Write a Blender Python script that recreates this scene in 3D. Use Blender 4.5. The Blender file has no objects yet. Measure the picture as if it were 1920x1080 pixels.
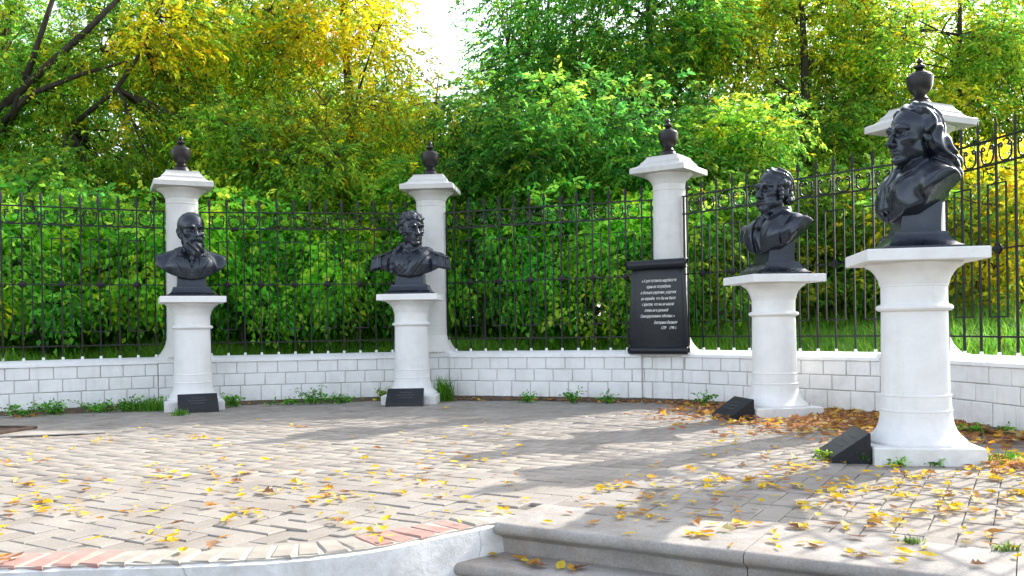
import bpy, math, random
import numpy as np
from mathutils import Matrix, Vector

# ------------------------------------------------------------------ camera
SC = bpy.context.scene
COL = SC.collection
FPX, CAMZ, HOR, ROLL = 1650.0, 0.70, 612.0, math.atan(0.0158)
cam_data = bpy.data.cameras.new('camera')
cam_data.sensor_width = 36.0
cam_data.lens = FPX / 1920.0 * 36.0
cam_data.shift_y = (HOR - 540.0) / 1920.0
cam_data.clip_start = 0.05
cam_data.clip_end = 2000.0
cam = bpy.data.objects.new('camera', cam_data)
COL.objects.link(cam)
_r = (math.cos(ROLL), 0.0, -math.sin(ROLL))
_u = (math.sin(ROLL), 0.0, math.cos(ROLL))
cam.matrix_world = Matrix(((_r[0], _u[0], 0, 0), (_r[1], _u[1], -1, 0), (_r[2], _u[2], 0, CAMZ), (0, 0, 0, 1)))
SC.camera = cam

# ------------------------------------------------------------------ sky, sun, exposure
SUN_EL, SUN_AZ = math.radians(32.0), math.radians(50.3)      # azimuth clockwise from +Y
world = bpy.data.worlds.new('World')
SC.world = world
world.use_nodes = True
wn = world.node_tree.nodes
sky = wn.new('ShaderNodeTexSky')
sky.sky_type = 'NISHITA'
sky.sun_disc = False
sky.sun_elevation = SUN_EL
sky.sun_rotation = SUN_AZ
sky.dust_density = 2.0
sky.air_density = 1.0
haze_white = wn.new('ShaderNodeHueSaturation')          # thin white cloud veil takes most of the blue out
haze_white.inputs['Saturation'].default_value = 0.48
world.node_tree.links.new(sky.outputs[0], haze_white.inputs['Color'])
world.node_tree.links.new(haze_white.outputs[0], wn['Background'].inputs['Color'])
wn['Background'].inputs['Strength'].default_value = 0.15
sun_data = bpy.data.lights.new('sun', 'SUN')
sun_data.energy = 2.4
sun_data.angle = math.radians(0.5)
sun_data.color = (1.0, 0.935, 0.835)
sun = bpy.data.objects.new('sun', sun_data)
COL.objects.link(sun)
_sd = Vector((math.sin(SUN_AZ) * math.cos(SUN_EL), math.cos(SUN_AZ) * math.cos(SUN_EL), math.sin(SUN_EL)))
sun.rotation_euler = _sd.to_track_quat('Z', 'Y').to_euler()
sun.location = (20, 18, 16)
SC.view_settings.view_transform = 'Standard'
SC.view_settings.look = 'None'
SC.view_settings.exposure = 1.8
SC.view_settings.gamma = 1.0
SC.view_settings.use_curve_mapping = False
SC.cycles.max_bounces = 8
SC.cycles.transparent_max_bounces = 8
SC.cycles.use_denoising = True

# ------------------------------------------------------------------ helpers
rng = np.random.default_rng(11)
random.seed(11)


def at(px, py, z=0.0):
    """point of the horizontal plane z seen at pixel (px, py) of the 1920 px photograph"""
    u, v = (px - 960) / FPX, (HOR - py) / FPX
    dx = u * math.cos(ROLL) + v * math.sin(ROLL)
    dz = -u * math.sin(ROLL) + v * math.cos(ROLL)
    t = (z - CAMZ) / dz
    return (dx * t, t, z)


def proj(x, y, z):
    z = z - CAMZ
    u = x * math.cos(ROLL) - z * math.sin(ROLL)
    v = x * math.sin(ROLL) + z * math.cos(ROLL)
    return 960 + FPX * u / y, HOR - FPX * v / y


class MB:
    """collects boxes, tubes, lathes; build() links them as one mesh object"""
    def __init__(self):
        self.v, self.f, self.m = [], [], None

    def add(self, v, f):
        o = len(self.v)
        self.v += [tuple(p) for p in v]
        self.f += [tuple(i + o for i in q) for q in f]
        return self

    def box(self, x0, x1, y0, y1, z0, z1, b=0.0):
        if b <= 0:
            v = [(x0, y0, z0), (x1, y0, z0), (x1, y1, z0), (x0, y1, z0), (x0, y0, z1), (x1, y0, z1), (x1, y1, z1), (x0, y1, z1)]
            return self.add(v, [(3, 2, 1, 0), (4, 5, 6, 7), (0, 1, 5, 4), (1, 2, 6, 5), (2, 3, 7, 6), (3, 0, 4, 7)])
        rings = [(x0 + b, x1 - b, y0 + b, y1 - b, z0), (x0, x1, y0, y1, z0 + b), (x0, x1, y0, y1, z1 - b), (x0 + b, x1 - b, y0 + b, y1 - b, z1)]
        return self.loft([[(a, c, z), (d, c, z), (d, e, z), (a, e, z)] for a, d, c, e, z in rings])

    def loft(self, rings, cap=True):
        n = len(rings[0])
        v = [p for r in rings for p in r]
        f = []
        for i in range(len(rings) - 1):
            for j in range(n):
                k = (j + 1) % n
                f.append((i * n + j, i * n + k, (i + 1) * n + k, (i + 1) * n + j))
        if cap:
            f.append(tuple(range(n - 1, -1, -1)))
            f.append(tuple((len(rings) - 1) * n + j for j in range(n)))
        return self.add(v, f)

    def lathe(self, prof, n=32, c=(0, 0), cap=True):
        rings = [[(c[0] + r * math.cos(2 * math.pi * j / n), c[1] + r * math.sin(2 * math.pi * j / n), z) for j in range(n)] for r, z in prof]
        return self.loft(rings, cap)

    def tube(self, pts, rad, n=6, cap=True):
        pts = [Vector(p) for p in pts]
        if not hasattr(rad, '__len__'):
            rad = [rad] * len(pts)
        rings = []
        up = Vector((0.13, 0.29, 1.0)).normalized()
        for i, p in enumerate(pts):
            t = (pts[min(i + 1, len(pts) - 1)] - pts[max(i - 1, 0)])
            t = t.normalized() if t.length > 1e-9 else Vector((0, 0, 1))
            a = up - t * up.dot(t)
            if a.length < 1e-3:
                a = Vector((1, 0, 0)) - t * t.x
            a.normalize()
            up = a
            b = t.cross(a)
            rings.append([tuple(p + rad[i] * (a * math.cos(2 * math.pi * j / n) + b * math.sin(2 * math.pi * j / n))) for j in range(n)])
        return self.loft(rings, cap)

    def bar(self, p, q, w, h=None):
        """square bar from p to q"""
        h = h or w
        p, q = Vector(p), Vector(q)
        t = (q - p).normalized()
        s = Vector((0, 1, 0)) if abs(t.y) < 0.9 else Vector((1, 0, 0))
        a = t.cross(s).normalized() * w / 2
        b = t.cross(a).normalized() * h / 2
        r = lambda o: [tuple(o + a + b), tuple(o - a + b), tuple(o - a - b), tuple(o + a - b)]
        return self.loft([r(p), r(q)])

    def mesh(self, name, mat, smooth=False):
        me = bpy.data.meshes.new(name)
        me.from_pydata(self.v, [], self.f)
        me.validate()
        fix_normals(me)
        if mat:
            me.materials.append(mat)
        if smooth is True:
            me.shade_smooth()
        elif smooth:
            set_smooth_angle(me, smooth)
        return me

    def build(self, name, mat, parent=None, smooth=False, loc=None, rz=None):
        return link(name, self.mesh(name, mat, smooth), parent, loc, rz)


def fix_normals(me):
    import bmesh
    bm = bmesh.new()
    bm.from_mesh(me)
    bmesh.ops.recalc_face_normals(bm, faces=bm.faces)
    bm.to_mesh(me)
    bm.free()


def set_smooth_angle(me, deg):
    me.shade_smooth()
    import bmesh
    bm = bmesh.new()
    bm.from_mesh(me)
    lim = math.radians(deg)
    for e in bm.edges:
        if len(e.link_faces) == 2 and e.calc_face_angle(0) > lim:
            e.smooth = False
    bm.to_mesh(me)
    bm.free()


def link(name, data, parent=None, loc=None, rz=None, rot=None):
    o = bpy.data.objects.new(name, data)
    COL.objects.link(o)
    if parent is not None:
        o.parent = parent
    if loc is not None:
        o.location = loc
    if rz is not None:
        o.rotation_euler = (0, 0, rz)
    if rot is not None:
        o.rotation_euler = rot
    return o


def tag(o, label=None, cat=None, group=None, kind=None):
    for k, v in (('label', label), ('category', cat), ('group', group), ('kind', kind)):
        if v:
            o[k] = v
    return o


def thing(name, label, cat, loc=(0, 0, 0), rz=0.0, group=None):
    return tag(link(name, None, None, loc, rz), label, cat, group)


def np_mesh(name, V, F, mat, cols=None, smooth=False):
    """fast mesh from numpy arrays; F is (m,k); cols are per-vertex colours"""
    V = np.ascontiguousarray(V, dtype=np.float32)
    F = np.ascontiguousarray(F, dtype=np.int32)
    me = bpy.data.meshes.new(name)
    m, k = F.shape
    me.vertices.add(len(V))
    me.vertices.foreach_set('co', V.ravel())
    me.loops.add(m * k)
    me.loops.foreach_set('vertex_index', F.ravel())
    me.polygons.add(m)
    me.polygons.foreach_set('loop_start', np.arange(0, m * k, k, dtype=np.int32))
    me.polygons.foreach_set('loop_total', np.full(m, k, dtype=np.int32))
    if smooth:
        me.polygons.foreach_set('use_smooth', np.ones(m, dtype=bool))
    me.update(calc_edges=True)
    if cols is not None:
        ca = me.color_attributes.new('tint', 'FLOAT_COLOR', 'POINT')
        c4 = np.ones((len(V), 4), dtype=np.float32)
        c4[:, :3] = cols
        ca.data.foreach_set('color', c4.ravel())
    if mat:
        me.materials.append(mat)
    return me


# ------------------------------------------------------------------ materials
class NT:
    def __init__(self, name):
        self.mat = bpy.data.materials.new(name)
        self.mat.use_nodes = True
        self.t = self.mat.node_tree
        self.p = self.t.nodes['Principled BSDF']
        self.out = self.t.nodes['Material Output']

    def n(self, typ, **kw):
        nd = self.t.nodes.new('ShaderNode' + typ)
        for k, v in kw.items():
            if k in nd.inputs:
                nd.inputs[k].default_value = v
            else:
                setattr(nd, k, v)
        return nd

    def l(self, a, b):
        self.t.links.new(a, b)

    def coord(self, kind='Object'):
        return self.n('TexCoord').outputs[kind]

    def noise(self, scale, detail=4.0, rough=0.6, vec=None, dist=0.0):
        nd = self.n('TexNoise', Scale=scale, Detail=detail, Roughness=rough, Distortion=dist)
        self.l(vec if vec is not None else self.coord(), nd.inputs['Vector'])
        return nd.outputs['Fac']

    def ramp(self, fac, stops):
        nd = self.n('ValToRGB')
        cr = nd.color_ramp
        while len(cr.elements) < len(stops):
            cr.elements.new(0.5)
        for e, (p, c) in zip(cr.elements, stops):
            e.position = p
            e.color = (*c, 1) if len(c) == 3 else c
        self.l(fac, nd.inputs['Fac'])
        return nd.outputs['Color']

    def mix(self, fac, a, b, blend='MIX'):
        nd = self.n('Mix', data_type='RGBA', blend_type=blend)
        for s, v in ((nd.inputs[0], fac), (nd.inputs[6], a), (nd.inputs[7], b)):
            if isinstance(v, (int, float)):
                s.default_value = v
            elif isinstance(v, tuple):
                s.default_value = (*v, 1)
            else:
                self.l(v, s)
        return nd.outputs[2]

    def bump(self, h, strength=0.3, dist=0.01):
        nd = self.n('Bump', Strength=strength, Distance=dist)
        self.l(h, nd.inputs['Height'])
        self.l(nd.outputs['Normal'], self.p.inputs['Normal'])

    def base(self, c, rough=0.6, spec=0.4):
        if isinstance(c, tuple):
            self.p.inputs['Base Color'].default_value = (*c, 1)
        else:
            self.l(c, self.p.inputs['Base Color'])
        self.p.inputs['Roughness'].default_value = rough
        self.p.inputs['Specular IOR Level'].default_value = spec
        return self


M = {}


def mat_white(name, dirt=0.5, tone=(0.80, 0.80, 0.79), crack=0.0):
    t = NT(name)
    g = t.n('NewGeometry').outputs['Position']
    a = t.ramp(t.noise(5.0, 6, 0.65, g), [(0.35, tuple(v * 0.90 for v in tone)), (0.62, tone)])
    stain = t.ramp(t.noise(2.3, 8, 0.7, g, 0.6), [(0.56, (0, 0, 0)), (0.74, (dirt, dirt, dirt))])
    c = t.mix(stain, a, (0.50, 0.49, 0.45))
    chip = t.ramp(t.noise(38.0, 5, 0.6, g), [(0.685, (0, 0, 0)), (0.72, (0.55 * dirt,) * 3)])
    c = t.mix(chip, c, (0.36, 0.34, 0.31))
    # rain streaks, splashed dirt low down and hairline cracks
    mp = t.n('Mapping')
    mp.inputs['Scale'].default_value = (1, 1, 0.09)
    t.l(g, mp.inputs['Vector'])
    st = t.ramp(t.noise(17.0, 5, 0.65, mp.outputs[0]), [(0.54, (0, 0, 0)), (0.80, (0.8 * dirt,) * 3)])
    c = t.mix(st, c, (0.46, 0.45, 0.41))
    sx = t.n('SeparateXYZ')
    t.l(g, sx.inputs[0])
    mr = t.n('MapRange')
    for k, v in (('From Min', 0.16), ('From Max', -0.01), ('To Min', 0.0), ('To Max', 0.42)):
        mr.inputs[k].default_value = v
    t.l(sx.outputs['Z'], mr.inputs['Value'])
    ad = t.n('Math', operation='MULTIPLY')
    t.l(mr.outputs[0], ad.inputs[0])
    t.l(t.ramp(t.noise(11.0, 6, 0.7, g, 0.5), [(0.38, (0, 0, 0)), (0.66, (1, 1, 1))]), ad.inputs[1])
    c = t.mix(ad.outputs[0], c, (0.33, 0.30, 0.24))
    if crack:
        vo = t.n('TexVoronoi', feature='DISTANCE_TO_EDGE', Scale=1.1)
        wob = t.n('Mix', data_type='VECTOR')
        wob.inputs[0].default_value = 0.22
        nz = t.n('TexNoise', Scale=3.5, Detail=5.0)
        t.l(g, nz.inputs['Vector'])
        t.l(g, wob.inputs[4])
        t.l(nz.outputs['Color'], wob.inputs[5])
        t.l(wob.outputs[1], vo.inputs['Vector'])
        ck = t.ramp(vo.outputs['Distance'], [(0.0, (crack,) * 3), (0.004, (0, 0, 0))])
        c = t.mix(ck, c, (0.16, 0.15, 0.14))
    t.base(c, 0.62, 0.3)
    t.bump(t.noise(55.0, 6, 0.65, g), 0.35, 0.008)
    return t.mat


M['white'] = mat_white('white_paint', 0.28, (0.82, 0.82, 0.81))
M['plaster'] = mat_white('white_plaster', 0.35, (0.80, 0.80, 0.80), 0.55)
M['white_brick'] = mat_white('white_painted_brick', 0.38, (0.84, 0.84, 0.84))
M['pillar'] = mat_white('pillar_plaster', 0.45, (0.74, 0.73, 0.70))
M['cap'] = mat_white('pillar_cap_concrete', 0.75, (0.60, 0.59, 0.56))


def mat_simple(name, c1, c2, scale, rough, spec=0.4, bs=0.2, bscale=None, bd=0.005):
    t = NT(name)
    g = t.coord()
    t.base(t.ramp(t.noise(scale, 5, 0.6, g), [(0.3, c1), (0.7, c2)]), rough, spec)
    t.bump(t.noise(bscale or scale * 3, 4, 0.6, g), bs, bd)
    return t.mat


M['mortar'] = mat_simple('grey_mortar', (0.36, 0.355, 0.34), (0.50, 0.49, 0.47), 20, 0.9)
M['iron'] = mat_simple('black_iron', (0.005, 0.006, 0.007), (0.014, 0.014, 0.014), 12, 0.45, 0.35, 0.3, 80, 0.002)
M['urn'] = mat_simple('dark_urn_paint', (0.006, 0.006, 0.007), (0.025, 0.021, 0.022), 9, 0.36, 0.4, 0.3, 60, 0.003)
M['granite'] = mat_simple('black_granite', (0.006, 0.008, 0.012), (0.018, 0.021, 0.028), 60, 0.35, 0.35, 0.1, 90, 0.001)


def mat_bronze():
    t = NT('black_painted_bronze')
    g = t.coord()
    c = t.ramp(t.noise(7, 5, 0.65, g), [(0.3, (0.007, 0.009, 0.013)), (0.55, (0.016, 0.019, 0.027)), (0.8, (0.050, 0.058, 0.074))])
    t.base(c, 0.3, 0.5)
    t.p.inputs['Specular Tint'].default_value = (0.78, 0.88, 1.0, 1)  # blue sheen of sky reflections put into the specular and coat tints
    t.p.inputs['Coat Weight'].default_value = 0.25
    t.p.inputs['Coat Roughness'].default_value = 0.2
    t.p.inputs['Coat Tint'].default_value = (0.9, 0.95, 1.0, 1)
    rr = t.ramp(t.noise(16, 4, 0.6, g), [(0.3, (0.20,) * 3), (0.75, (0.44,) * 3)])
    t.l(rr, t.p.inputs['Roughness'])
    t.bump(t.noise(60, 5, 0.7, g), 0.22, 0.003)
    return t.mat


M['bronze'] = mat_bronze()
M['paint_white'] = mat_simple('white_lettering', (0.75, 0.75, 0.72), (0.82, 0.82, 0.80), 30, 0.6)
M['engrave'] = mat_simple('worn_lettering', (0.045, 0.05, 0.058), (0.075, 0.08, 0.09), 30, 0.5)
# ------------------------------------------------------------------ sculpted busts (distance fields meshed by surface nets)
def smin(a, b, k):
    h = np.clip(0.5 + 0.5 * (b - a) / k, 0, 1)
    return b * (1 - h) + a * h - k * h * (1 - h)


def smax(a, b, k):
    return -smin(-a, -b, k)


def ell(P, c, r, rx=0.0, ry=0.0, rz=0.0):
    x, y, z = P[0] - c[0], P[1] - c[1], P[2] - c[2]
    if rx:
        cs, sn = math.cos(rx), math.sin(rx)
        y, z = y * cs + z * sn, -y * sn + z * cs
    if ry:
        cs, sn = math.cos(ry), math.sin(ry)
        x, z = x * cs - z * sn, x * sn + z * cs
    if rz:
        cs, sn = math.cos(rz), math.sin(rz)
        x, y = x * cs + y * sn, -x * sn + y * cs
    x, y, z = x / r[0], y / r[1], z / r[2]
    k0 = np.sqrt(x * x + y * y + z * z)
    k1 = np.sqrt((x / r[0]) ** 2 + (y / r[1]) ** 2 + (z / r[2]) ** 2) + 1e-6
    return k0 * (k0 - 1) / k1


def cap(P, a, b, ra, rb=None):
    rb = ra if rb is None else rb
    ax, ay, az = a
    bx, by, bz = b[0] - ax, b[1] - ay, b[2] - az
    L = bx * bx + by * by + bz * bz
    x, y, z = P[0] - ax, P[1] - ay, P[2] - az
    t = np.clip((x * bx + y * by + z * bz) / L, 0, 1)
    return np.sqrt((x - t * bx) ** 2 + (y - t * by) ** 2 + (z - t * bz) ** 2) - (ra + (rb - ra) * t)


def chain(P, pts, rads, k=0.03):
    d = None
    for i in range(len(pts) - 1):
        e = cap(P, pts[i], pts[i + 1], rads[i], rads[i + 1])
        d = e if d is None else smin(d, e, k)
    return d


def local(d, P, fn, c, R):
    """apply d = fn(d_sub, P_sub) only near c, to keep the field evaluation cheap"""
    X, Y, Z = P
    x, y, z = X[:, 0, 0], Y[0, :, 0], Z[0, 0, :]
    return d


def surface_nets(D, org, h):
    nx, ny, nz = D.shape
    ins = D < 0
    acc = np.zeros((nx - 1, ny - 1, nz - 1, 3), np.float32)
    cnt = np.zeros((nx - 1, ny - 1, nz - 1), np.float32)
    corners = [(i, j, k) for i in (0, 1) for j in (0, 1) for k in (0, 1)]
    sl = lambda o: tuple(slice(o[i], D.shape[i] - 1 + o[i]) for i in range(3))
    for a in corners:
        for ax in range(3):
            if a[ax] == 0:
                b = list(a); b[ax] = 1; b = tuple(b)
                da, db = D[sl(a)], D[sl(b)]
                m = (da < 0) != (db < 0)
                t = np.where(m, da / np.where(m, da - db, 1), 0)
                for q in range(3):
                    acc[..., q] += np.where(m, a[q] + (t if q == ax else 0), 0)
                cnt += m
    act = cnt > 0
    idx = np.full(act.shape, -1, np.int64)
    idx[act] = np.arange(act.sum())
    cell = np.argwhere(act)
    V = (cell + acc[act] / cnt[act][:, None]) * h + np.array(org)
    F = []
    for ax in range(3):
        o1, o2 = [q for q in range(3) if q != ax]
        s0 = [slice(1, -1)] * 3
        lo = [slice(None)] * 3; hi = [slice(None)] * 3
        lo[ax] = slice(0, -1); hi[ax] = slice(1, None)
        A, B = ins[tuple(lo)], ins[tuple(hi)]
        e = np.argwhere(A != B)
        e = e[(e[:, o1] > 0) & (e[:, o2] > 0) & (e[:, o1] < D.shape[o1] - 1) & (e[:, o2] < D.shape[o2] - 1)]
        flip = A[e[:, 0], e[:, 1], e[:, 2]]
        def I(d1, d2):
            c = e.copy(); c[:, o1] -= d1; c[:, o2] -= d2
            return idx[c[:, 0], c[:, 1], c[:, 2]]
        q = np.stack([I(1, 1), I(0, 1), I(0, 0), I(1, 0)], 1)
        fl = flip if ax != 1 else ~flip
        q[~fl] = q[~fl][:, ::-1]
        F.append(q)
    return V, np.concatenate(F)


def head_field(P, o):
    """head, chin at z=0, crown at z=1, face towards -y"""
    ax = np.abs(P[0])
    Q = (ax, P[1], P[2])                                   # mirrored
    d = ell(P, (0, 0.07, 0.62), (0.335, 0.41, 0.385))
    d = smin(d, ell(P, (0, -0.10, 0.38), (0.265, 0.275, 0.36)), 0.08)
    d = smin(d, ell(Q, (0.185, -0.02, 0.20), (0.10, 0.15, 0.13)), 0.10)
    d = smin(d, ell(P, (0, -0.275, 0.075), (0.13, 0.11, 0.085)), 0.09)
    d = smin(d, ell(Q, (0.185, -0.225, 0.405), (0.085, 0.09, 0.065)), 0.07)
    d = smin(d, ell(P, (0, -0.285, 0.215), (0.135, 0.10, 0.12)), 0.06)
    d = smax(d, -ell(Q, (0.130, -0.400, 0.502), (0.105, 0.125, 0.072)), 0.035)
    d = smin(d, chain(Q, [(0.0, -0.345, 0.580), (0.10, -0.350, 0.605), (0.215, -0.275, 0.580)], [0.036, 0.050, 0.032]), 0.03)
    d = smin(d, ell(Q, (0.132, -0.262, 0.505), (0.074, 0.060, 0.052)), 0.010)
    d = smin(d, chain(Q, [(0.055, -0.318, 0.52), (0.13, -0.345, 0.545), (0.205, -0.295, 0.52)], [0.012, 0.018, 0.012]), 0.015)
    d = smin(d, chain(Q, [(0.06, -0.318, 0.49), (0.13, -0.335, 0.468), (0.20, -0.29, 0.49)], [0.010, 0.015, 0.010]), 0.02)
    nl = o.get('nose', 0.0)
    d = smin(d, chain(P, [(0, -0.345, 0.575), (0, -0.405 - nl * .5, 0.45), (0, -0.465 - nl, 0.345)], [0.032, 0.042, 0.052]), 0.035)
    d = smin(d, ell(Q, (0.055, -0.405, 0.325), (0.042, 0.055, 0.036)), 0.025)
    d = smin(d, chain(Q, [(0, -0.402, 0.238), (0.045, -0.393, 0.240), (0.10, -0.345, 0.218)], [0.024, 0.024, 0.012]), 0.02)
    d = smin(d, chain(Q, [(0, -0.392, 0.182), (0.08, -0.352, 0.200)], [0.031, 0.014]), 0.02)
    d = smax(d, -chain(Q, [(0, -0.425, 0.211), (0.115, -0.355, 0.206)], [0.020, 0.014]), 0.010)
    d = smax(d, -chain(Q, [(0, -0.40, 0.135), (0.09, -0.36, 0.14)], [0.036, 0.024]), 0.03)
    w = o.get('wrinkle', 0.0)
    if w:
        d = smax(d, -chain(Q, [(0.075, -0.40, 0.345), (0.135, -0.365, 0.25), (0.15, -0.33, 0.15)], [0.016 * w, 0.022 * w, 0.014 * w]), 0.02)
        d = smax(d, -chain(Q, [(0.07, -0.35, 0.455), (0.14, -0.35, 0.432), (0.2, -0.29, 0.45)], [0.012 * w] * 3), 0.015)
        for zz in (0.68, 0.73):
            d = smax(d, -chain(Q, [(0, -0.352, zz), (0.17, -0.28, zz + .01)], [0.012 * w] * 2), 0.015)
    # ears
    e = ell(Q, (0.335, 0.045, 0.455), (0.034, 0.085, 0.135), rx=-0.18, rz=-0.35)
    e = smax(e, -ell(Q, (0.372, 0.025, 0.475), (0.03, 0.045, 0.075), rx=-0.18), 0.02)
    d = smin(d, e, 0.02)
    # neck
    d = smin(d, cap(P, (0, 0.10, 0.22), (0, 0.13, -0.3), o.get('neck', 0.205), o.get('neck', 0.205) + .03), 0.09)
    return d


def strands(P, d, fx, amp, seed):
    """grooves of combed hair: fx is a field whose level lines are the strands"""
    return d + amp * np.sin(fx) + 0.5 * amp * np.sin(fx * 2.3 + seed)


def torso_field(P, sh=1.02, deep=0.92, side=0.42):
    ax = np.abs(P[0])
    Q = (ax, P[1], P[2])
    d = cap(Q, (0.12, 0.10, -0.14), (0.80, 0.12, -0.44), 0.20, 0.25)
    d = smin(d, ell(P, (0, 0.03, -0.72), (0.74, 0.43, 0.62)), 0.14)
    d = smin(d, ell(Q, (0.86, 0.10, -0.58), (0.24, 0.28, 0.34)), 0.12)
    d = smin(d, ell(Q, (0.30, -0.20, -0.52), (0.30, 0.20, 0.26)), 0.16)
    return d


def torso_cut(P, d, sh, deep, side, k=0.03):
    ax = np.abs(P[0])
    zb = -deep + side * np.clip(ax / sh, 0, 1.2) ** 1.9 + 0.55 * np.clip(P[1] + 0.10, 0, 1)
    d = smax(d, (zb - P[2]) * 0.8, k)
    d = smax(d, ax - sh - 0.10 * (P[2] + 0.35), k)
    # the hollow back
    return d


def grid(x, y, z, h):
    xs = np.arange(x[0], x[1], h, dtype=np.float32)
    ys = np.arange(y[0], y[1], h, dtype=np.float32)
    zs = np.arange(z[0], z[1], h, dtype=np.float32)
    return np.meshgrid(xs, ys, zs, indexing='ij')


def turned(P, yaw, pitch=0.0, piv=(0, 0.10, 0.0), s=1.0):
    """coordinates of P in the frame of a head turned by yaw (towards +x) and nodded by pitch"""
    x, y, z = (P[0] - piv[0]) / s, (P[1] - piv[1]) / s, (P[2] - piv[2]) / s
    c, n = math.cos(yaw), math.sin(yaw)
    x, y = x * c + y * n, -x * n + y * c
    c, n = math.cos(pitch), math.sin(pitch)
    y, z = y * c + z * n, -y * n + z * c
    return (x + piv[0], y + piv[1], z + piv[2])


def vee(P, top, bot, z0=-0.92, z1=0.05):
    """signed amount by which a point lies outside the coat opening (negative inside)"""
    t = np.clip((P[2] - z0) / (z1 - z0), 0, 1.2)
    w = bot + (top - bot) * t
    return np.abs(P[0]) - w


HSTEP = 0.0165


def bust_beard():
    P = grid((-1.12, 1.12), (-0.72, 0.72), (-1.0, 1.22), HSTEP)
    T = torso_field(P)
    v = vee(P, 0.30, 0.17)
    front = P[1] - 0.05
    d = T + 0.012
    # waistcoat with its own neck opening, shirt and tie inside
    vest = smax(T - 0.012, -smax(vee(P, 0.26, -0.06, -0.62, 0.0), front, 0.02), 0.02)
    d = smin(d, vest, 0.012)
    d = smin(d, chain(P, [(0, -0.30, -0.16), (0, -0.415, -0.33), (0, -0.44, -0.55)], [0.05, 0.06, 0.03]), 0.03)
    for zz in (-0.62, -0.72, -0.82):
        d = smin(d, ell(P, (0.0, -0.405, zz), (0.024, 0.02, 0.024)), 0.008)
    coat = smax(T - 0.040, -smax(v, front, 0.02), 0.015)
    d = smin(d, coat, 0.012)
    # lapels with the notch
    t = np.clip((P[2] + 0.9) / 0.62, 0, 1)
    lap = smax(np.abs(v - 0.12 * t) - 0.15 * t, P[2] + 0.26, 0.01)
    colr = smax(np.abs(v - 0.07) - 0.11, -(P[2] + 0.235), 0.01)
    lp = smax(T - 0.070, smax(np.minimum(lap, colr), front, 0.01), 0.015)
    d = smin(d, lp, 0.010)
    # collar behind the neck
    ring = np.abs(np.sqrt((P[0] / 1.1) ** 2 + (P[1] - 0.12) ** 2) - 0.285) - 0.035
    ring = smax(ring, np.abs(P[2] + 0.05 - 0.10 * P[1]) - 0.10, 0.03)
    ring = smax(ring, 0.16 - np.abs(P[0]) - 0.4 * (P[1] + 0.1), 0.02)
    d = smin(d, ring, 0.04)
    # sleeve folds
    d = d + 0.010 * np.sin(14 * P[2] + 9 * np.abs(P[0])) * np.clip((np.abs(P[0]) - 0.55) * 3, 0, 1)
    d = torso_cut(P, d, 1.0, 0.93, 0.42)
    H = turned(P, 0.24, 0.02, s=1.09)
    h = head_field(H, {'nose': 0.0, 'wrinkle': 0.7})
    h = smin(h, ell(H, (0, 0.08, 0.66), (0.35, 0.42, 0.37)), 0.05)
    hair = smax(ell(H, (0, 0.14, 0.50), (0.362, 0.39, 0.32)), H[2] - 0.66, 0.04)
    hair = smax(hair, -(H[1] + 0.0), 0.05)
    h = smin(h, strands(H, hair, 30 * H[2] + 9 * H[1], 0.008, 1.0), 0.03)
    bd = ell(H, (0, -0.225, 0.085), (0.265, 0.205, 0.21))
    bd = smin(bd, ell(H, (0, -0.265, -0.10), (0.225, 0.165, 0.22)), 0.10)
    bd = smin(bd, cap((np.abs(H[0]), H[1], H[2]), (0.30, -0.02, 0.40), (0.20, -0.20, 0.10), 0.05, 0.08), 0.06)
    bd = bd + 0.013 * np.sin(34 * H[0] + 5 * np.sin(8 * H[2])) + 0.008 * np.sin(22 * H[2] + 30 * H[0])
    bd = smax(bd, -ell(H, (0, -0.40, 0.205), (0.075, 0.10, 0.022)), 0.02)
    h = smin(h, bd, 0.02)
    mo = chain((np.abs(H[0]), H[1], H[2]), [(0.0, -0.425, 0.270), (0.10, -0.405, 0.245), (0.215, -0.315, 0.15)], [0.042, 0.052, 0.030])
    h = smin(h, mo + 0.006 * np.sin(50 * H[0] + 20 * H[2]), 0.012)
    br = chain((np.abs(H[0]), H[1], H[2]), [(0.05, -0.372, 0.575), (0.13, -0.378, 0.605), (0.23, -0.30, 0.575)], [0.022, 0.028, 0.018])
    h = smin(h, br, 0.015)
    return smin(d, h, 0.02), (P[0][0, 0, 0], P[1][0, 0, 0], P[2][0, 0, 0])


def curls(P, d, spots, r, k=0.02):
    for (x, y, z, s) in spots:
        d = smin(d, ell(P, (x, y, z), (r * s, r * s * 0.8, r * s * 0.75)), k)
    return d


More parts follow.
